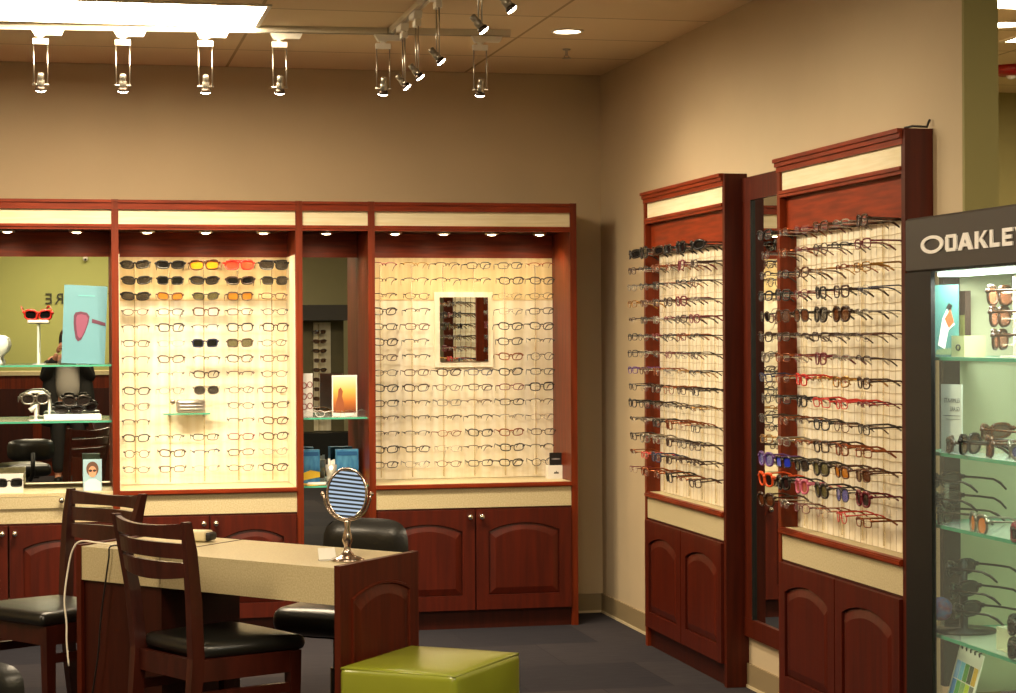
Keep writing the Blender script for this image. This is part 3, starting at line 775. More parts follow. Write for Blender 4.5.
# ------------------------------------------------------------------ side chairs
def side_bar(s_, h_, z0, z1):
    a_, b_ = s_*.195, s_*.174
    return MB().add([(a_-h_, -.14, z0), (a_+h_, -.14, z0), (b_+h_, .185, z0), (b_-h_, .185, z0), (a_-h_, -.14, z1), (a_+h_, -.14, z1), (b_+h_, .185, z1), (b_-h_, .185, z1)], [(3, 2, 1, 0), (4, 5, 6, 7), (0, 1, 5, 4), (1, 2, 6, 5), (2, 3, 7, 6), (3, 0, 4, 7)])
def make_chair(label, loc, rz):
    t = thing('side_chair', label, 'chair', loc, rz, 'slatted wooden chairs at the desk')
    # faces -y ; rear legs and uprights at +y
    W2 = .205
    for s_ in (-1, 1):
        mb = MB(); sec = [(s_*.172, .235, 0, .017), (s_*.172, .205, .22, .019), (s_*.174, .185, .47, .021), (s_*.184, .198, .65, .020), (s_*.200, .220, .80, .018), (s_*.213, .240, .893, .013)]
        vs = []; fs = []
        for x, y, z, h_ in sec: vs += [(x-h_*.8, y-h_, z), (x+h_*.8, y-h_, z), (x+h_*.8, y+h_, z), (x-h_*.8, y+h_, z)]
        for i in range(len(sec)-1):
            for k in range(4): fs.append((i*4+k, i*4+(k+1) % 4, (i+1)*4+(k+1) % 4, (i+1)*4+k))
        fs += [(3, 2, 1, 0), tuple(len(vs)-4+k for k in range(4))]
        mb.add(vs, fs); mb.build('rear_leg', CHAIRW, t)
        mb = MB(); x = s_*.195
        vs = [(x-.014, -.165, 0), (x+.014, -.165, 0), (x+.014, -.137, 0), (x-.014, -.137, 0), (x-.019, -.175, .465), (x+.019, -.175, .465), (x+.019, -.135, .465), (x-.019, -.135, .465)]
        mb.add(vs, [(3, 2, 1, 0), (4, 5, 6, 7), (0, 1, 5, 4), (1, 2, 6, 5), (2, 3, 7, 6), (3, 0, 4, 7)]); mb.build('front_leg', CHAIRW, t)
        side_bar(s_, .010, .335, .365).build('stretcher', CHAIRW, t)
        side_bar(s_, .012, .398, .466).build('seat_rail', CHAIRW, t)
    bx(-.18, .18, -.168, -.145, .398, .464).build('seat_rail', CHAIRW, t)
    bx(-.16, .16, .170, .19, .398, .464).build('seat_rail', CHAIRW, t)
    cu_ = MB().rbox(-.218, .218, -.195, .166, .464, .512, .021, puff=.010)
    cu_.v = [(x*(.90-(y-0)*.50), y, z) for x, y, z in cu_.v]
    cu_.build('seat_cushion', BLACKL, t)
    def slat(z0, z1, nm, top=0, bot=0):
        mb = MB(); n = 12; vs = []; fs = []
        for i in range(n+1):
            q = -1+2*i/n; x = q*(.196+(z0-.75)*.12); arc = .035*(1-q*q)
            zt = z1+top*(q*q); zb = z0-bot*(1-q*q)
            for z in (zb, zt):
                y = .172+(z-.45)*.145+arc+.004
                vs += [(x, y-.009, z), (x, y+.009, z)]
        for i in range(n):
            a_, b_ = i*4, (i+1)*4
            fs += [(a_, b_, b_+2, a_+2), (a_+1, a_+3, b_+3, b_+1), (a_+2, b_+2, b_+3, a_+3), (a_, a_+1, b_+1, b_)]
        fs += [(0, 2, 3, 1), (n*4, n*4+1, n*4+3, n*4+2)]
        mb.add(vs, fs, False); mb.build(nm, CHAIRW, t)
    slat(.838, .876, 'crest_rail', .012); slat(.778, .826, 'back_slat'); slat(.722, .766, 'back_slat', 0, .014)
    return t
# chair in front: faces (+.92,+.39); chair behind: faces (-.84,-.55)
def rz_for(dx_, dy_): return math.atan2(dx_, -dy_)
u1, u2 = Vector((.352, 6.085)), Vector((.150, 6.50))
f1 = Vector((.885, .465)); m1 = (u1+u2)/2+f1*.235
make_chair('dark wood slatted chair pushed in at the front of the desk', (m1.x, m1.y, 0), rz_for(f1.x, f1.y))
v1, v2 = Vector((.255, 7.235)), Vector((.005, 7.60))
f2 = Vector((-.81, -.585)); m2 = (v1+v2)/2+f2*.235
make_chair('dark wood slatted chair behind the left end of the desk', (m2.x, m2.y, 0), rz_for(f2.x, f2.y))

# ------------------------------------------------------------------ office chairs
def office_chair(label, loc, rz, top=.79, lift=0):
    t = thing('office_chair', label, 'chair', loc, rz, 'black padded office chairs')
    MB().rbox(-.170, .170, -.18, .18, .415+lift, .505+lift, .038, seg=4, puff=.014).build('seat', BLACKL, t)
    # curved padded back
    mb = MB(); n, mz = 12, 8; vs = []; fs = []
    z0, z1 = .535+lift, top
    def sup(q, r_, p_): return (abs(q)**p_)
    def grid(side):
        base_ = len(vs)
        for j in range(mz+1):
            for i in range(n+1):
                u_ = -1+2*i/n; w_ = -1+2*j/mz
                k_ = max(abs(u_), abs(w_)); 
                ln = (abs(u_)**4+abs(w_)**4)**.25 or 1
                x = u_*k_/ln*.176 if k_ else 0; z = (z0+z1)/2+(w_*k_/ln*(z1-z0)/2 if k_ else 0)
                th = .036*math.sqrt(max(0, 1-k_**3.5))
                vs.append((x, .235-.035*(x/.2)**2+side*th, z))
        for j in range(mz):
            for i in range(n):
                a_ = base_+j*(n+1)+i; fs.append((a_, a_+1, a_+n+2, a_+n+1) if side < 0 else (a_, a_+n+1, a_+n+2, a_+1))
    grid(-1); grid(1)
    mb.add(vs, fs, True); mb.build('backrest', BLACKL, t)
    MB().tube([(0, .05, .405+lift), (0, .20, .395+lift), (0, .272, .44+lift), (0, .275, .60+lift)], .017, 8).build('back_support', BLACKP, t)
    MB().box(-.09, .09, -.09, .09, .395+lift, .416+lift).build('seat_plate', BLACKP, t)
    MB().cyl((0, 0, .24), (0, 0, .40+lift), .016, 14).build('gas_column', BLACKP, t)
    MB().cyl((0, 0, .09), (0, 0, .28), .027, 14).build('column_sleeve', BLACKP, t)
    for k in range(5):
        q = 2*PI*k/5+.3; c, s_ = math.cos(q), math.sin(q)
        MB().tube([(0, 0, .10), (c*.15, s_*.15, .095), (c*.27, s_*.27, .070)], [.026, .02, .015], 8).build('base_arm', BLACKP, t)
        MB().sphere((c*.27, s_*.27, .028), .028, 12, (.8, .8, 1)).build('caster', BLACKP, t)
    return t
office_chair('black padded office chair behind the desk, near the vanity mirror', (.925, 7.035, 0), rz_for(-.60, -.80), .790)
office_chair('black leather chair whose rounded back shows in the bottom left corner', (-.325, 4.62, 0), rz_for(-.25, -.97), .700)

# ------------------------------------------------------------------ ottoman
oc = (Vector((.779, 5.786))+Vector((1.323, 5.912)))/2
ot = thing('ottoman', 'lime green vinyl cube ottoman beside the desk end', 'ottoman', (1.052, 5.862, 0), math.radians(-37))
MB().rbox(-.190, .190, -.228, .228, .03, .489, .022, seg=4, puff=.008).build('body', GREEN, ot)
sm_ = MB()
sm_.tube([(-.182, -.220, .483), (.182, -.220, .483), (.182, .220, .483), (-.182, .220, .483)], .0045, 6, closed=True); sm_.build('piping', GREEN, ot)
for sx in (-1, 1):
    for sy in (-1, 1): MB().cyl((sx*.15, sy*.2, 0), (sx*.15, sy*.2, .04), .018, 12).build('foot', BLACKP, ot)

# ------------------------------------------------------------------ things in the mirrored cabinet
Z1, Z2, Z3 = 1.3225, 1.0545, .7165
# turquoise poster
po = thing('poster', 'turquoise card with purple sunglasses picture leaning on the upper glass shelf', 'poster', (.072, F+.12, Z1))
mt = Matrix.Translation((0, 0, 0)) @ Matrix.Rotation(math.radians(2.6), 4, 'Y') @ Matrix.Rotation(math.radians(-5), 4, 'X')
bx(-.102, .102, -.003, .003, .004, .382, mtx=mt).build('card', mat('turquoise_card', '5A8C97', .5), po)
LP = mat('print_purple', '541E38', .5); LP2 = mat('print_mauve', '7C3A56', .5)
o_ = [(-.052, .235), (-.045, .250), (-.020, .255), (.010, .250), (.022, .232), (.018, .200), (.004, .155), (-.014, .118), (-.028, .110), (-.040, .125), (-.048, .165), (-.052, .200)]
MB().prism(o_, -.005, -.003, mt).build('printed_frame', LP, po)
MB().prism([(-.012+(x+.014)*.74, .19+(z-.19)*.80) for x, z in o_], -.0056, -.005, mt).build('printed_lens', LP2, po)
MB().prism([(.034, .222), (.098, .205), (.098, .190), (.034, .203)], -.005, -.003, mt).build('printed_temple', LP, po)
MB().prism([(-.035, .335), (.045, .335), (.045, .330), (-.035, .330)], -.0045, -.003, mt).build('printed_rule', mat('print_teal', '5FA6A8', .6), po)
bx(-.03, .03, .006, .055, .0, .002, mtx=None).build('easel_foot', CARD, po)

st = thing('eyewear_stand', 'clear pole stand holding red sunglasses on the upper glass shelf', 'stand', (-.137, F+.13, Z1))
MB().lathe([(.001, 0), (.03, 0), (.03, .004), (.006, .006), (.005, .20), (.001, .20)], 16).build('pole', clear('stand_acrylic', 'E4EEE8', .6), st)
MB().rbox(-.050, .050, -.022, .022, .200, .214, .004).build('tray', CARD, st)
put_eyewear('oversized', FM['red'], LM['dark'], True, (-.137, F+.115, Z1+.238), .15, 'red sunglasses on the clear pole stand beside the turquoise poster', None, tilt=.35)
gh = thing('head_vase', 'white rounded head shaped ornament at the left edge of the upper shelf', 'ornament', (-.335, F+.13, Z1))
MB().lathe([(.001, 0), (.030, 0), (.034, .01), (.024, .03), (.028, .045), (.052, .065), (.062, .095), (.056, .125), (.035, .142), (.001, .145)], 24).build('body', mat('frosted_white', 'DDE6DA', .15, coat=.6), gh)
MB().tube([(.05*math.cos(q), .05*math.sin(q), .128) for q in [2*PI*i/20 for i in range(20)]], .004, 6, closed=True).build('rim', mat('frosted_white', 'DDE6DA', .15), gh)

hd = thing('mannequin_form', 'white skeletal head form wearing silver sunglasses on the lower glass shelf', 'display head', (-.150, F+.13, Z2), .2)
WP = mat('white_plastic', 'F0EFE6', .2, coat=.4)
mb = MB(); mb.tube([(-.062, 0, .09), (-.055, 0, .122), (-.02, 0, .138), (.03, 0, .138), (.055, 0, .120), (.064, 0, .085), (.066, .01, .03), (.062, .01, .004)], .0065, 8); mb.build('head_loop', WP, hd)
mb = MB(); mb.tube([(-.03, -.01, .05), (-.005, -.01, .070), (.0, 0, .03), (-.002, 0, .004)], [.014, .016, .008, .010], 10); mb.build('face_post', WP, hd)
mb = MB(); mb.rbox(-.035, .075, -.03, .03, 0, .006, .002); mb.build('base', WP, hd)
put_eyewear('oversized', FM['silver'], LM['smoke'], True, (-.152, F+.105, Z2+.105), .15, 'silver sunglasses on the white head form, lower shelf of left cabinet', None, tilt=.0)
tr = thing('riser_tray', 'white translucent riser under dark sunglasses on the lower shelf', 'riser', (.020, F+.14, Z2), .05)
MB().rbox(-.135, .135, -.05, .05, .0, .030, .004).build('riser_block', mat('lit_acrylic', 'E8F2EC', .2, coat=.5), tr)
for i, (x, z, y, s_, fc, lc, w) in enumerate(((-.015, .052, .10, 'wrap', 'black', 'smoke', 'front'), (.02, .093, .15, 'oversized', 'gunmetal', 'smoke', 'upper'), (.055, .060, .17, 'wrap', 'black', 'dark', 'rear right'))):
    put_eyewear(s_, FM[fc], LM[lc], True, (x+.02, F+y, Z2+z), random.uniform(-.3, .3), f"{fc} {s_} sunglasses, {w} pair of the pile on the white riser", 'sunglasses piled on the white riser', tilt=.1)
pc = thing('portrait_card', 'small photo card of a curly haired person wearing glasses on the left counter', 'card', (.115, F+.09, Z3))
mt = Matrix.Rotation(math.radians(-9), 4, 'X')
bx(-.046, .042, -.002, .002, 0, .152, mtx=mt).build('card', mat('card_sky', '8FB0BC', .5), pc)
def ell(cx, cz, a_, b_, n=20): return [(cx+a_*math.cos(2*PI*i/n), cz+b_*math.sin(2*PI*i/n)) for i in range(n)]
MB().prism(ell(-.002, .105, .029, .036), -.0030, -.002, mt).build('printed_hair', mat('print_hair', '5A3A24', .6), pc)
MB().prism(ell(-.002, .092, .019, .027), -.0038, -.0030, mt).build('printed_face', mat('print_skin', 'C48A66', .6), pc)
MB().prism([(-.040, .0), (.038, .0), (.034, .040), (.014, .056), (-.016, .056), (-.038, .040)], -.0030, -.002, mt).build('printed_shirt', CARD, pc)
mb = MB(); mb.prism(ell(-.0115, .097, .0085, .006, 12), -.0044, -.0038, mt); mb.prism(ell(.0075, .097, .0085, .006, 12), -.0044, -.0038, mt); mb.build('printed_glasses', mat('print_dark', '2A1A14', .6), pc)
wb = thing('display_box', 'white tray box with dark sunglasses inside at the left edge of counter', 'box', (-.272, F+.10, Z3))
mb = MB(); mb.box(-.07, .062, -.035, .035, 0, .006); mb.box(-.07, .062, -.035, -.031, .006, .026); mb.box(-.07, .062, .031, .035, .006, .088); mb.box(-.07, -.066, -.031, .031, .006, .088); mb.box(.058, .062, -.031, .031, .006, .088); mb.build('box_shell', CARD, wb)
MB().rbox(-.062, .054, -.028, .028, .006, .02, .004).build('liner', mat('box_liner', 'B8B4AC', .7), wb)
put_eyewear('square', FM['black'], LM['dark'], True, (-.276, F+.085, Z3+.046), 0, 'black sunglasses in the white box on the far left counter', None, tilt=.1)

# ------------------------------------------------------------------ small glass shelf in rack 1
gs = thing('wall_shelf', 'small glass shelf on the sunglasses-topped back rack holding a silver tray', 'shelf', (.582, F+pv1, 1.073))
bx(-.125, .105, -.12, -.002, -.003, .003).build('shelf_glass', GLASS, gs); bx(-.125, .105, -.123, -.12, -.0035, .0035).build('shelf_edge', EDGE, gs)
for x in (-.09, .08): MB().rbox(x-.006, x+.006, -.03, -.001, -.016, .004, .002, smooth=False).build('bracket', STEEL, gs)
tray = thing('silver_tray', 'silver ribbed eyewear case standing on the small glass shelf', 'eyeglass case', (.590, F+pv1-.07, 1.077))
MB().rbox(-.068, .075, -.03, .03, 0, .066, .014, seg=4).build('case_body', mat('silver_case', 'A9A39C', .35, metal=.6), tray)
for k in range(3): MB().rbox(-.052, .060, -.034, -.028, .014+k*.016, .022+k*.016, .003).build('rib', STEEL, tray)
MB().sphere((-.085, -.01, .055), .014, 12).build('knob', STEEL, tray)

# ------------------------------------------------------------------ narrow cabinet stuff
ZN1, ZN2 = 1.0545, .7215
pn = thing('photo_card', 'card with a sunset photo standing on the upper shelf of narrow cabinet', 'card', (1.335, F+.12, ZN1), -.1)
bx(-.062, .062, -.002, .002, 0, .205).build('card', CARD, pn)
def sunset():
    m = mat('sunset_print', 'F0C070', .5); nt = m.node_tree; b_ = nt.nodes['Principled BSDF']
    tc = nt.nodes.new('ShaderNodeTexCoord'); sx = nt.nodes.new('ShaderNodeSeparateXYZ'); cr = nt.nodes.new('ShaderNodeValToRGB')
    mr = nt.nodes.new('ShaderNodeMapRange'); mr.inputs[1].default_value = .02; mr.inputs[2].default_value = .2
    e = cr.color_ramp.elements; e[0].color = lin('6A2A14'); e[1].color = lin('D8CCB0'); e.new(.3).color = lin('B06420'); e.new(.6).color = lin('D8AC50')
    nt.links.new(tc.outputs['Object'], sx.inputs[0]); nt.links.new(sx.outputs[2], mr.inputs[0]); nt.links.new(mr.outputs[0], cr.inputs[0]); nt.links.new(cr.outputs[0], b_.inputs['Base Color']); return m
bx(-.056, .056, -.0035, -.002, .02, .198).build('printed_photo', sunset(), pn)
MB().prism([(-.045, .02), (.0, .02), (-.004, .07), (-.012, .10), (-.008, .125), (-.018, .145), (-.030, .135), (-.033, .10), (-.042, .07)], -.0045, -.0035).build('printed_figure', mat('print_brown', '8E4A22', .6), pn)
bx(-.03, .03, .002, .04, 0, .002).build('easel_foot', CARD, pn)
rc = thing('brochure_card', 'white card with red eyeglasses print on upper shelf beside left post', 'card', (1.152, F+.16, ZN1), 0)
bx(-.030, .030, -.002, .002, 0, .215).build('card', CARD, rc)
mb = MB()
for z in (.05, .10, .155):
    mb.tube([(-.012+.012*math.cos(q), -.003, z+.014*math.sin(q)) for q in [2*PI*i/14 for i in range(14)]], .002, 5, closed=True)
    mb.tube([(.016+.012*math.cos(q), -.003, z+.014*math.sin(q)+.004) for q in [2*PI*i/14 for i in range(14)]], .002, 5, closed=True)
mb.build('printed_glasses', mat('print_red', '8C1C1C', .5), rc)
# flat things on the upper shelf
for i, (x, y, c, w) in enumerate(((1.18, .10, 'white', 'left'), (1.26, .09, 'gold', 'middle'), (1.39, .10, 'silver', 'right'))):
    put_eyewear('rimless' if i else 'oval', FM[c], LM['clear'], False, (x, F+y, ZN1+.017), random.uniform(-.8, .8), f"{c} {'rimless' if i else 'oval'} eyeglasses lying on the upper shelf of narrow cabinet, {w} pair", 'eyeglasses on the narrow cabinet upper shelf', tilt=.1)
BLUE = mat('box_blue', '256AA0', .5, col2='5597C0', scale=(30, 30, 10))
YEL = mat('box_yellow', 'E8C030', .5)
for x, w, rz in ((1.165, 'left', .05), (1.362, 'right', -.08)):
    t = thing('lens_box', f"blue and yellow carton on the lower shelf of narrow cabinet, {w} of the two", 'box', (x, F+.25, ZN2), rz, 'blue cartons in the narrow cabinet')
    bx(-.057, .057, -.03, .03, 0, .165).build('carton', BLUE, t)
    MB().prism([(-.057, .010), (.057, .030), (.057, .055), (.01, .065), (-.057, .04)], -.032, -.030).build('yellow_wave', YEL, t)
    bx(-.05, .05, -.0315, -.030, .135, .155).build('top_band', mat('box_navy', '1F5A92', .5), t)
cu = thing('tumbler', 'silver tumbler holding papers on the lower shelf of narrow cabinet', 'tumbler', (1.272, F+.16, ZN2))
MB().lathe([(.001, 0), (.020, 0), (.030, .095), (.027, .095), (.018, .004), (.001, .004)], 20).build('cup', mat('cup_silver', 'C8C4B4', .25, metal=.6), cu)
for k, (dx_, h_) in enumerate(((-.01, .125), (.004, .115), (.014, .120))): bx(dx_-.006, dx_+.006, -.002+.006*k, .000+.006*k, .006, h_).build('paper_slip', CARD, cu)
for i, (x, rz, c, z, cn) in enumerate(((1.175, .2, YEL, 0, 'yellow'), (1.195, -.15, CARD, .005, 'white'), (1.40, .1, mat('leaf_tan', 'D0A05A', .6), 0, 'tan'))):
    t = MB().box(-.045, .045, -.06, .06, 0, .004).build('leaflet', c, None, (x, F+.115, ZN2+z), (0, 0, rz))
    if cn == 'tan': t.scale = (.75, 1, 1)
    tag(t, f"{cn} leaflet lying on the lower glass shelf of narrow cabinet", 'leaflet', 'leaflets in the narrow cabinet')
# small black and white box on rack 2 counter
wb2 = thing('sign_block', 'white cube with small black sign on the counter of rack with square mirror', 'sign', (2.425, F+.21, .7205))
bx(-.042, .042, -.03, .03, 0, .068).build('cube_base', CARD, wb2)
bx(-.030, .036, -.012, -.004, .068, .132).build('sign_plate', BLACKP, wb2)
mb = MB(); mb.prism([(-.020+.024*math.cos(q)+.022, .100+.0035*math.sin(q)) for q in [2*PI*i/18 for i in range(18)]], -.0125, -.012); mb.build('sign_mark', mat('print_silver', '8A8484', .5), wb2)
mb = MB(); mb.prism([(-.014, .026), (.014, .026), (.010, .036), (.003, .034), (0, .042), (-.004, .034), (-.010, .036)], -.0308, -.030); mb.build('printed_emblem', mat('print_grey', '55524C', .6), wb2)

# ------------------------------------------------------------------ black showcase
CX0, CX1, CY0, CY1, CT = 2.200, 2.700, 4.20, 5.030, 1.757
CG = mat('case_charcoal', '37322E', .5); CB = mat('case_black', '100F0E', .5, spec=.3)
W_ = CY1-CY0; Dp = CX1-CX0
ca = thing('showcase', 'black glass showcase with lettered header at the right edge', 'display case', (CX0, CY1, 0), -PI/2)   # local x: along -y, local y: +x
MB().rbox(0, W_, 0, Dp, 1.612, CT, .006, smooth=False, seg=1).build('header', CG, ca)
for (x, y) in ((0, 0), (W_-.165, 0)):
    bx(x, x+.165, y, y+.012, 0, 1.612).build('corner_post', CB, ca)
for (x, y) in ((0, Dp-.03), (W_-.03, Dp-.03)):
    bx(x, x+.03, y, y+.03, 0, 1.612).build('corner_post', CB, ca)
bx(.0, .026, .098, .146, .50, 1.612).build('side_mullion', mat('mullion_brown', '2E211B', .5), ca)
bx(.0, W_, .0, Dp, 0.03, .46).build('plinth', CB, ca)
bx(.078, W_-.08, .01, Dp-.03, .46, .478).build('display_floor', mat('case_white', 'ECEFEA', .3), ca)
bx(.165, W_-.165, .008, .013, .478, 1.612).build('front_pane', PANE, ca)
bx(.006, .011, .012, .098, .478, 1.612).build('side_pane', PANE, ca)
bx(.004, .014, .146, Dp-.03, .478, 1.612).build('side_board', mat('pale_board', 'B4B496', .5), ca)
bx(W_-.011, W_-.006, .05, Dp-.03, .478, 1.612).build('side_pane', PANE, ca)
bx(.03, W_-.03, Dp-.02, Dp-.012, .478, 1.612).build('back_pane', clear('frosted_back', 'DDE6D4', .2, .4), ca)
SHZ = (1.385, 1.135, .945, .657)
for z in SHZ:
    s_ = bx(.026, W_-.03, .030, Dp-.035, z-.005, z+.003).build('glass_shelf', GLASS, ca)
    bx(.026, W_-.03, .027, .030, z-.0055, z+.0035).build('shelf_edge', EDGE, s_)
    bx(.023, .026, .030, Dp-.035, z-.0055, z+.0035).build('shelf_edge', EDGE, s_)
bx(.10, W_-.10, .05, .11, 1.600, 1.611).build('lamp_strip', glow('case_lamp', 'F4FFF0', 5), ca)
light('AREA', 'case_light', (W_/2, .08, 1.596), 4.6, (1, 1, .90), ca, shape='RECTANGLE', size=W_-.2, size_y=.1)
# header logo: stretched ring and letters
LO = mat('logo_white', 'F2F0EC', .35)
mb = MB(); n = 40
out_ = []; inn_ = []
cxl, czl = .150, 1.683
lo0 = atx(932, 244.5, CX0-.002)
cxl, czl = CY1-lo0.y, lo0.z
for k in range(n):
    q = 2*PI*k/n
    out_.append((cxl+.070*math.cos(q), czl+.0235*math.sin(q))); inn_.append((cxl+.049*math.cos(q), czl+.0150*math.sin(q)))
vs = [(x, -.003, z) for x, z in out_]+[(x, -.003, z) for x, z in inn_]+[(x, 0, z) for x, z in out_]+[(x, 0, z) for x, z in inn_]
fs = []
for i in range(n):
    j = (i+1) % n; fs += [(i, j, n+j, n+i), (2*n+i, 2*n+j, j, i), (n+i, n+j, 3*n+j, 3*n+i)]
mb.add(vs, fs); mb.build('logo_ring', LO, ca)
lt = [atx(px, 244.5, CX0-.002) for px in (946, 959, 974, 988, 1000.5)]
# letters built one by one, wide and heavy
def rect_letter(name, x0, x1, z0, z1):
    w = x1-x0; h = z1-z0; sx_, sz_ = .30, .24; mb = MB(); dep = [.003]
    def b(u0, u1, v0, v1): dep[0] += .0003; mb.box(x0+w*u0, x0+w*u1, -dep[0], 0, z0+h*v0, z0+h*v1)
    def p(pts): dep[0] += .0003; mb.prism([(x0+w*u, z0+h*v) for u, v in pts], -dep[0], 0)
    if name == 'O':
        b(0, sx_, .1, .9); b(1-sx_, 1, .1, .9); b(.1, .9, .0, .2); b(.1, .9, .8, 1)
    if name == 'A':
        p([(0, 0), (.28, 0), (.62, 1), (.36, 1)]); p([(.72, 0), (1, 0), (.64, 1), (.38, 1)]); b(.22, .78, .2, .38)
    if name == 'K':
        b(0, .28, 0, 1); p([(.28, .42), (.72, 1), (1, 1), (.50, .46), (.28, .36)]); p([(.34, .50), (.52, .62), (1, 0), (.70, 0)])
    if name == 'L': b(0, .3, 0, 1); b(.3, 1, 0, .24)
    if name == 'E': b(0, .3, 0, 1); b(.3, 1, 0, .22); b(.3, .92, .39, .61); b(.3, 1, .78, 1)
    if name == 'Y': p([(0, 1), (.3, 1), (.52, .55), (.36, .40)]); p([(1, 1), (.7, 1), (.46, .55), (.64, .40)]); b(.35, .65, 0, .5)
    mb.build('logo_letter', LO, ca)
spans = [('O', 945.5, 957), ('A', 958, 973), ('K', 975, 988), ('L', 990, 1000), ('E', 1002.5, 1013)]
for c, p0, p1 in spans:
    a_, b_ = atx(p0, 243, CX0-.002), atx(p1, 243, CX0-.002)
    rect_letter(c, CY1-a_.y, CY1-b_.y, czl-.0225, czl+.0205)
rect_letter('Y', CY1-atx(1015.5, 243, CX0).y, CY1-atx(1028, 243, CX0).y, czl-.0225, czl+.0205)

def inc(px, py, x): return atx(px, py, x)
G = 'sunglasses in the black showcase'
def cs(style, fc, lc, px, py, x, rz, label, z=None, tilt=0, roll=0):
    p_ = inc(px, py, x)
    put_eyewear(style, FM[fc] if isinstance(fc, str) else fc, LM[lc], True, (p_.x, p_.y, z if z is not None else p_.z), rz, label, G, tilt=tilt, roll=roll)
# top: a stand with three copper lens pairs
pst = inc(1000, 345, 2.30)
rk = thing('eyewear_rack', 'clear upright rack holding three copper lens sunglasses on the top showcase shelf', 'stand', (2.335, pst.y-.01, 1.3885))
MB().lathe([(.001, 0), (.035, 0), (.035, .004), (.004, .006), (.004, .205), (.001, .206)], 14).build('pole', ACRYL, rk)
for k in range(3): bx(-.022, .0, -.025, .025, .030+k*.066, .034+k*.066).build('nose_rest', ACRYL, rk)
for k, (py, w) in enumerate(((296, 'top'), (317, 'middle'), (340, 'lowest'))):
    cs('oversized', 'dark brown', 'copper', 998, py, 2.305, -PI/2-.95+.1*k, f"brown sunglasses with copper lenses, {w} of three on the clear showcase rack", tilt=.05)
yb = thing('eyewear_box', 'pale green box with black emblem on the top showcase shelf', 'box', tuple(Vector((2.315, inc(969, 345, 2.315).y, 1.3885))), -PI/2)
bx(-.045, .035, -.03, .03, 0, .055).build('carton', mat('carton_green', 'B4B888', .5), yb)
mb = MB(); mb.tube([(.0+.012*math.cos(q), -.031, .024+.007*math.sin(q)) for q in [2*PI*i/18 for i in range(18)]], .0018, 5, closed=True); mb.build('printed_ring', BLACKP, yb)
bb = thing('eyewear_box', 'dark brown box standing behind the pale green one on top showcase shelf', 'box', tuple(Vector((2.355, inc(966.5, 330, 2.355).y+.02, 1.3885))), -PI/2)
bx(-.030, .03, -.008, .008, 0, .175).build('carton', mat('carton_brown', '3C2A20', .5), bb); bx(-.025, .025, -.0095, -.008, .02, .11).build('carton_label', mat('carton_olive', '8A8C50', .6), bb)
tp = thing('poster', 'teal poster with a leaping figure on the showcase top shelf', 'poster', tuple(Vector((2.285, inc(951, 355, 2.285).y, 1.3885))), -PI/2+.75)
bx(-.045, .022, -.002, .002, 0, .190).build('card', mat('teal_card', '3F6F6C', .5), tp)
MB().prism([(-.035, .03), (-.022, .10), (-.010, .125), (.0, .100), (.012, .085), (-.006, .07), (-.016, .02)], -.0035, -.002).build('printed_suit', CARD, tp)
MB().prism([(-.016, .10), (.0, .125), (.010, .09), (-.004, .075)], -.0042, -.0035).build('printed_jacket', mat('print_orange', 'D2502A', .5), tp)
MB().prism([(-.012, .13), (-.004, .142), (.006, .135), (.0, .122)], -.0035, -.002).build('printed_head', BLACKP, tp)
mb = MB(); mb.prism([(-.042, .005), (.018, .005), (.014, .025), (-.038, .018)], -.0035, -.002); mb.build('printed_ground', mat('print_moss', '6A7A58', .6), tp)
# second tier
ec = inc(951.5, 452, 2.262)
ew = thing('sign_card', 'white card with reversed lettering standing on the second showcase shelf', 'sign', (2.262, ec.y, 1.1385), -PI/2+.25)
bx(-.040, .044, -.0015, .0015, 0, .178).build('card', mat('sign_white', 'E4E8E4', .5), ew)
GT = mat('print_slate', '5C6468', .6)
text_mesh('sign_lettering', 'ELIMINATE', .0165, GT, ew, loc=(.036, -.002, .130), rot=(PI/2, 0, 0), extrude=.0003, mirror=True, sx=.80)
text_mesh('sign_lettering', 'GLARE', .0165, GT, ew, loc=(.036, -.002, .108), rot=(PI/2, 0, 0), extrude=.0003, mirror=True, sx=.80)
bx(-.030, .036, -.0022, -.0015, .095, .0965).build('printed_rule', GT, ew); bx(-.020, .036, -.0022, -.0015, .086, .087).build('printed_rule', GT, ew)
cs('wrap', 'dark brown', 'dark', 948, 435, 2.235, -PI/2-.55, 'dark wrap sunglasses leaning on the reversed white card in showcase', 1.160)
cs('oversized', 'black', 'brown', 968, 440, 2.245, -PI/2-.85, 'black sunglasses with round brown lenses left of brown pair, second showcase shelf', 1.166)
cs('oversized', 'tortoiseshell', 'copper', 988, 440, 2.255, -PI/2-.35, 'tortoiseshell sunglasses with copper lenses on second showcase shelf', 1.164)
cs('wrap', 'silver', 'violet', 1011, 440, 2.265, -PI/2-.2, 'silver sunglasses with violet lenses at the edge, second showcase shelf', 1.160)
cs('wrap', 'tortoiseshell', 'brown', 990, 420, 2.33, -PI/2-1.03, 'brown sunglasses seen from the temple side, second showcase shelf', 1.165+.03)
rs = thing('eyewear_riser', 'small clear block under the rear brown sunglasses, second showcase shelf', 'stand', (2.345, inc(990, 420, 2.345).y, 1.1385), -PI/2)
bx(-.04, .04, -.02, .02, 0, .036).build('riser_block', ACRYL, rs)
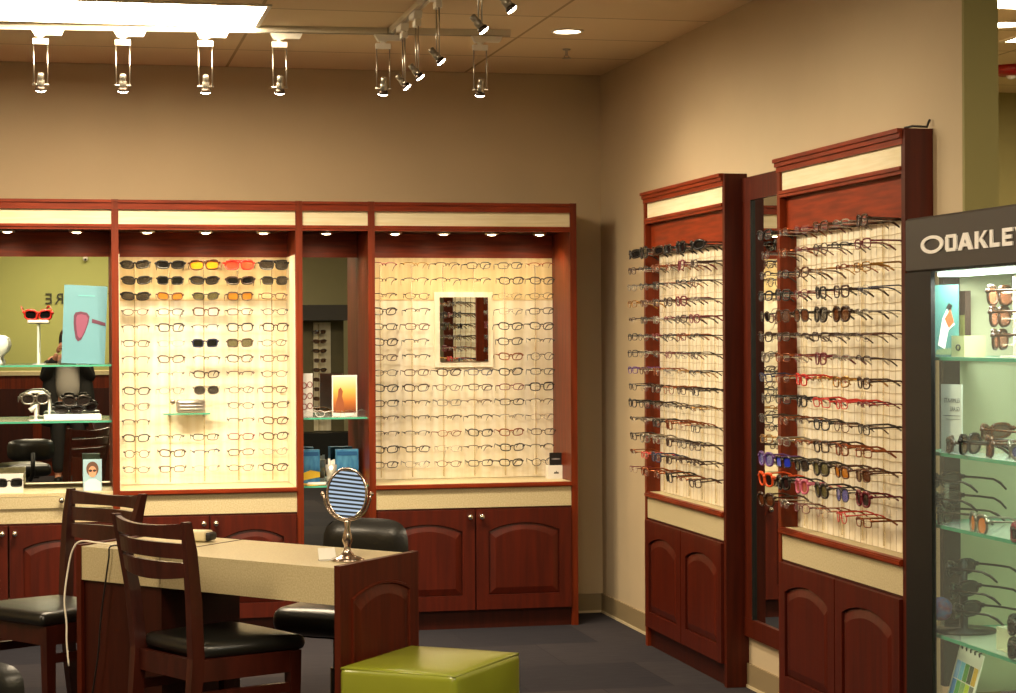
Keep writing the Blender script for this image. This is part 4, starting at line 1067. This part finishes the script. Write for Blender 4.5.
# third tier
cs('oversized', 'silver', 'fire', 977, 537, 2.235, -PI/2-.12, 'silver framed sunglasses with bright orange lenses on third showcase shelf', .969)
cs('wrap', 'black', 'dark', 940, 503, 2.27, -2.62, 'lower black sunglasses with temple showing, third showcase shelf', 1.008)
cs('wrap', 'black', 'dark', 940, 483, 2.27, -2.62, 'upper black sunglasses with temple showing, third showcase shelf', 1.058)
rs = thing('eyewear_riser', 'clear stepped stand under two black sunglasses, third showcase shelf', 'stand', (2.285, inc(940, 503, 2.285).y, .9485), -PI/2)
bx(-.03, .03, -.012, .012, 0, .055).build('lower_step', ACRYL, rs); bx(-.03, .03, .0, .012, .055, .10).build('upper_step', ACRYL, rs)
cs('oversized', 'gunmetal', 'smoke', 943, 520, 2.262, -PI/2-.7, 'gunmetal sunglasses with smoke lenses left of the orange lens pair', .970)
cs('wrap', 'burgundy', 'dark', 1012, 545, 2.235, -PI/2-.5, 'burgundy wrap sunglasses at the edge of third showcase shelf', .966)
# fourth tier
bs = thing('eyewear_tree', 'black post stand with rests for sunglasses on the fourth showcase shelf', 'stand', (2.315, inc(962, 620, 2.315).y-.01, .6605), -PI/2)
MB().lathe([(.001, 0), (.085, 0), (.085, .006), (.012, .010), (.010, .19), (.001, .192)], 22).build('post', BLACKP, bs)
for k in range(3): bx(-.02, .02, -.03, -.008, .045+k*.055, .050+k*.055).build('nose_rest', BLACKP, bs)
for k, (py, w) in enumerate(((568, 'top'), (590, 'middle'), (610, 'lowest'))):
    cs('wrap', 'black', 'dark', 955+3*k, py, 2.285, -2.55, f"black sunglasses with long temples, {w} of three on the black stand", tilt=0)
cs('wrap', 'black', 'dark', 1009, 590, 2.245, -PI/2-.5, 'black sunglasses, upper of two at the right edge, fourth showcase shelf', .735)
cs('wrap', 'black', 'dark', 1009, 615, 2.235, -PI/2-.5, 'black sunglasses, lower of two at the right edge, fourth showcase shelf', .682)
rs = thing('eyewear_riser', 'clear block under sunglasses at the right edge of the fourth shelf', 'stand', (2.275, inc(1009, 600, 2.275).y, .6605), -PI/2)
bx(-.04, .04, -.015, .015, 0, .058).build('riser_block', ACRYL, rs)
bl = thing('lens_ball', 'blue and purple swirled ball ornament on the fourth showcase shelf', 'ornament', tuple(Vector((2.255, inc(941, 600, 2.255).y, .6605))))
MB().sphere((0, 0, .060), .032, 20).build('ball', mat('swirl_ball', '5A6CB0', .2, col2='8A4468', scale=(40, 40, 40), coat=.5), bl)
MB().lathe([(.001, 0), (.022, 0), (.022, .003), (.008, .008), (.010, .030), (.001, .032)], 16).build('foot', ACRYL, bl)
# floor tier colour chart
cc = inc(958, 690, 2.262)
ch = thing('colour_chart', 'white lens chart card with coloured swatches on the showcase floor', 'card', (2.262, cc.y, .4785), -PI/2+.15)
mt = Matrix.Rotation(math.radians(8), 4, 'Y') @ Matrix.Rotation(math.radians(-12), 4, 'X')
bx(-.055, .055, -.0015, .0015, 0, .150, mtx=mt).build('card', CARD, ch)
SWC = [('7AA8D8', '4A86C8'), ('6AB0D0', '58A050'), ('4E8A3C', '7CA060'), ('44503A', 'B4C828'), ('C8A030', '6E7468')]
for i, (c1, c2) in enumerate(SWC):
    x0 = -.048+i*.0195
    bx(x0, x0+.017, -.0025, -.0015, .065, .112, mtx=mt).build('swatch', mat('swatch_'+c1, c1, .5), ch)
    bx(x0, x0+.017, -.0025, -.0015, .015, .062, mtx=mt).build('swatch', mat('swatch_'+c2, c2, .5), ch)
    mb = MB(); mb.tube([(x0+.008, -.002, .143), (x0+.008, -.006, .150), (x0+.008, .002, .154)], .0022, 6, mt); mb.build('binding_ring', BLACKP, ch)
cb = thing('pack_box', 'white carton lying on the showcase floor beside the swatch chart', 'box', (2.33, inc(1000, 680, 2.33).y, .4785), -PI/2)
bx(-.05, .05, -.03, .03, 0, .03).build('carton', CARD, cb); bx(-.05, .05, -.031, -.03, .004, .010).build('printed_stripe', BLACKP, cb)

# ------------------------------------------------------------------ rear of the room (seen in the mirrors)
rcn = thing('reception_counter', 'long cherry reception counter before the green wall, seen in the mirror', 'counter', (-.3, -1.75, 0))
bx(-2.4, 2.4, -.3, .3, 0, 1.06).build('counter_body', WOODV, rcn); bx(-2.45, 2.45, -.34, .34, 1.06, 1.10).build('counter_top', LAM, rcn)
for i in range(4): bx(-2.35+i*1.19, -2.35+i*1.19+1.10, .30, .312, .15, .92).build('front_board', WOODD, rcn)
scam = thing('security_camera', 'small white dome camera high on the rear green wall', 'camera', (.20, YR+.02, 2.33))
MB().sphere((0, .04, 0), .03, 14).build('dome', CARD, scam); MB().cyl((0, -.02, 0), (0, .02, 0), .026, 14).build('mount', CARD, scam); MB().sphere((0, .06, -.008), .014, 12).build('camera_lens', BLACKP, scam)
# second showcase, seen in the narrow mirror
s2 = thing('showcase', 'dark framed showcase at the viewer end of the room, seen in narrow mirror', 'display case', (2.25, -.55, 0), 0)
for x in (0, .60): bx(x, x+.06, 0, .05, 0, 1.62).build('corner_post', CB, s2)
bx(0, .66, -.35, .05, 1.62, 1.78).build('header', CG, s2); bx(0, .66, -.35, .05, 0, .45).build('plinth', CB, s2)
bx(.06, .60, -.33, -.32, .45, 1.62).build('back_board', mat('board_olive', '6A6244', .6), s2)
bx(.28, .46, -.32, -.30, .46, 1.60).build('lit_panel', PANEL, s2)
for k in range(10):
    put_eyewear('wrap' if k % 3 else 'square', FM['tortoiseshell' if k % 2 else 'dark brown'], LM['brown'], True, (2.25+.33, -.55-.17, 1.50-k*.10), PI, f"{'tortoiseshell' if k % 2 else 'dark brown'} sunglasses, {RWORD[k]} row of the rear showcase seen in the narrow mirror", 'sunglasses in the rear showcase')
mb = MB(); mb.cyl((.33, -.295, .46), (.33, -.295, 1.58), .006, 8)
for k in range(10): mb.cyl((.33, -.295, 1.497-k*.10), (.33, -.18, 1.497-k*.10), .003, 6)
mb.build('display_rod', ACRYL, s2)
win = bx(XL-.03, XL+.002, -2.1, .3, .85, 2.35)
struct('window_1', win, glow('daylight_sky', 'B8C6DE', .65))
bl_ = MB()
for k in range(52): bl_.box(XL+.03, XL+.055, -2.12, .32, .86+k*.029, .86+k*.029+.012)
bl_.box(XL+.02, XL+.06, -.97, -.90, .84, 2.38); bl_.box(XL+.02, XL+.07, -2.14, .34, 2.34, 2.40)
bo = bl_.build('window_blind', mat('blind_slat', '5A5E68', .6)); tag(bo, 'slatted blind over the side window, seen only in the vanity mirror', 'blind')
struct('door_1', bx(3.15, 4.05, YR+.002, YR+.03, 0, 2.15), mat('door_frame_grey', '6A6C5C', .5))

# ------------------------------------------------------------------ the photographer (only seen in mirrors)
def skin(name, verts, edges, radii, m, parent, root=0, sub=2):
    me = bpy.data.meshes.new(name); me.from_pydata(verts, edges, []); me.materials.append(m)
    o = bpy.data.objects.new(name, me); COL.objects.link(o)
    if parent: o.parent = parent
    bpy.context.view_layer.objects.active = o
    md = o.modifiers.new('skin', 'SKIN'); md.use_smooth_shade = True
    for i, r_ in enumerate(radii):
        rr = r_ if isinstance(r_, tuple) else (r_, r_)
        me.skin_vertices[0].data[i].radius = rr
        me.skin_vertices[0].data[i].use_root = (i == root)
    s_ = o.modifiers.new('sub', 'SUBSURF'); s_.levels = sub; s_.render_levels = sub
    return o
SK = mat('skin_tone', 'C98F72', .5); COATM = mat('black_coat', '15130F', .8); SHIRT = mat('grey_shirt', 'A8A298', .8); HAIR = mat('brown_hair', '3E1F12', .5, noise=.3, scale=(60, 60, 8)); TROU = mat('dark_trousers', '1E1C1A', .8)
pe = thing('person', 'person in open black coat and grey shirt holding a camera, seen in the mirror', 'person', (0, -.30, 0))
#            0 pelvis   1 chest   2 neck    3 head mid  4 head top   L leg 5 hip 6 knee 7 ankle 8 toe | R 9..12 | L arm 13 sh 14 elbow 15 wrist | R 16..18
V = [(0, -.02, .86), (0, -.01, 1.05), (0, -.01, 1.20), (0, 0, 1.30), (0, .01, 1.36), (0, .03, 1.45), (0, .02, 1.52),
     (-.09, -.02, .80), (-.10, 0, .44), (-.10, -.03, .07), (-.11, .10, .03),
     (.09, -.02, .80), (.10, 0, .44), (.10, -.03, .07), (.11, .10, .03),
     (-.17, -.02, 1.23), (-.22, .02, 1.02), (-.10, .20, 1.30),
     (.17, -.02, 1.23), (.22, .02, 1.02), (.10, .20, 1.30)]
Eg = [(0, 1), (1, 2), (2, 3), (3, 4), (4, 5), (5, 6), (0, 7), (7, 8), (8, 9), (9, 10), (0, 11), (11, 12), (12, 13), (13, 14), (2, 15), (15, 16), (16, 17), (2, 18), (18, 19), (19, 20)]
Rr = [(.11, .08), (.10, .08), (.12, .08), (.045, .045), (.055, .06), (.068, .085), (.05, .06), .07, .05, .035, .03, .07, .05, .035, .03, .055, .04, .025, .055, .04, .025]
body = skin('body', V, Eg, Rr, SK, pe)
# shirt front, coat, trousers, hair
skin('shirt', [(0, 0, .80), (0, .02, 1.05), (0, .02, 1.20), (0, .01, 1.275)], [(0, 1), (1, 2), (2, 3)], [(.155, .125), (.135, .11), (.145, .10), (.065, .06)], SHIRT, pe)
skin('trousers', [(0, -.02, .88), (-.09, -.02, .78), (-.10, 0, .44), (-.10, -.03, .09), (.09, -.02, .78), (.10, 0, .44), (.10, -.03, .09)], [(0, 1), (1, 2), (2, 3), (0, 4), (4, 5), (5, 6)], [(.155, .13), .108, .075, .062, .108, .075, .062], TROU, pe)
for s_ in (-1, 1):
    skin('coat_side', [(s_*.115, -.03, 1.25), (s_*.13, -.02, 1.05), (s_*.15, -.02, .80), (s_*.17, -.02, .55)], [(0, 1), (1, 2), (2, 3)], [(.085, .115), (.085, .125), (.095, .14), (.10, .15)], COATM, pe)
    skin('coat_sleeve', [(s_*.15, -.02, 1.24), (s_*.225, .02, 1.02), (s_*.12, .17, 1.26)], [(0, 1), (1, 2)], [.085, .065, .045], COATM, pe)
skin('coat_back', [(0, -.10, 1.26), (0, -.10, 1.05), (0, -.11, .8), (0, -.12, .55)], [(0, 1), (1, 2), (2, 3)], [(.15, .06), (.15, .06), (.17, .07), (.19, .08)], COATM, pe)
skin('hair', [(0, -.035, 1.30), (0, -.035, 1.42), (0, -.015, 1.50), (0, .00, 1.54)], [(0, 1), (1, 2), (2, 3)], [(.095, .05), (.095, .075), (.085, .09), (.055, .06)], HAIR, pe)
for s_ in (-1, 1):
    palm = Vector((s_*.085, .215, 1.345))
    skin('hand', [tuple(Vector((s_*.10, .20, 1.30))), tuple(palm), (s_*.075, .245, 1.385), (s_*.055, .262, 1.405), (s_*.078, .25, 1.370), (s_*.055, .270, 1.385), (s_*.078, .25, 1.352), (s_*.055, .268, 1.362), (s_*.078, .245, 1.335), (s_*.058, .258, 1.340), (s_*.07, .20, 1.375), (s_*.055, .195, 1.40)],
         [(0, 1), (1, 2), (2, 3), (1, 4), (4, 5), (1, 6), (6, 7), (1, 8), (8, 9), (1, 10), (10, 11)], [.025, .03, .010, .009, .010, .009, .010, .009, .009, .008, .011, .010], SK, pe, root=1)
for s_ in (-1, 1):
    MB().sphere((s_*.10, -.01, .035), .05, 14, (.9, 2.4, .75), Matrix.Translation((0, .04, 0))).build('shoe', BLACKP, pe)
hc = thing('hand_camera', 'black camera held up by the person seen in the mirror', 'camera', (0, -.075, 1.40))
MB().rbox(-.065, .065, -.03, .03, 0, .085, .01).build('camera_body', BLACKP, hc)
MB().rbox(-.022, .022, -.025, .02, .085, .108, .006).build('viewfinder', BLACKP, hc)
MB().cyl((0, .03, .042), (0, .052, .042), .034, 20).build('lens_barrel', BLACKP, hc)

# ------------------------------------------------------------------ camera, world, view
cam_d = bpy.data.cameras.new('camera'); cam = bpy.data.objects.new('camera', cam_d); COL.objects.link(cam)
cam_d.sensor_fit = 'HORIZONTAL'; cam_d.sensor_width = 36; cam_d.lens = FPX/1016*36; cam_d.clip_start = .01; cam_d.clip_end = 60
cy, sy = math.cos(YAW), math.sin(YAW); cp, sp_ = math.cos(PITCH), math.sin(PITCH)
fwd = Vector((sy*cp, cy*cp, sp_)); rgt = Vector((cy, -sy, 0)); upv = rgt.cross(fwd)
c_, s_ = math.cos(ROLL), math.sin(ROLL)
# image right = c*rgt - s*down..., from the fitted projection
r2 = rgt*c_ + upv*s_; u2_ = upv*c_ - rgt*s_
r2, u2_ = rgt*c_+upv*s_*1, upv*c_-rgt*s_*1
M = Matrix((r2, u2_, -fwd)).transposed().to_4x4(); M.translation = Vector((0, 0, H))
cam.matrix_world = M; sc.camera = cam
w = bpy.data.worlds.new('world'); sc.world = w; w.use_nodes = True
w.node_tree.nodes['Background'].inputs[0].default_value = (1, .82, .6, 1); w.node_tree.nodes['Background'].inputs[1].default_value = .15
sc.view_settings.view_transform = 'Standard'; sc.view_settings.look = 'None'; sc.view_settings.gamma = 1; sc.view_settings.exposure = 1.0
sc.view_settings.use_curve_mapping = False
sc.cycles.use_denoising = True; sc.cycles.max_bounces = 8; sc.cycles.transparent_max_bounces = 24; sc.cycles.glossy_bounces = 5
sc.cycles.sample_clamp_indirect = 6; sc.cycles.caustics_reflective = False; sc.cycles.caustics_refractive = False
from bpy_extras.object_utils import world_to_camera_view as w2c
bpy.context.view_layer.update()
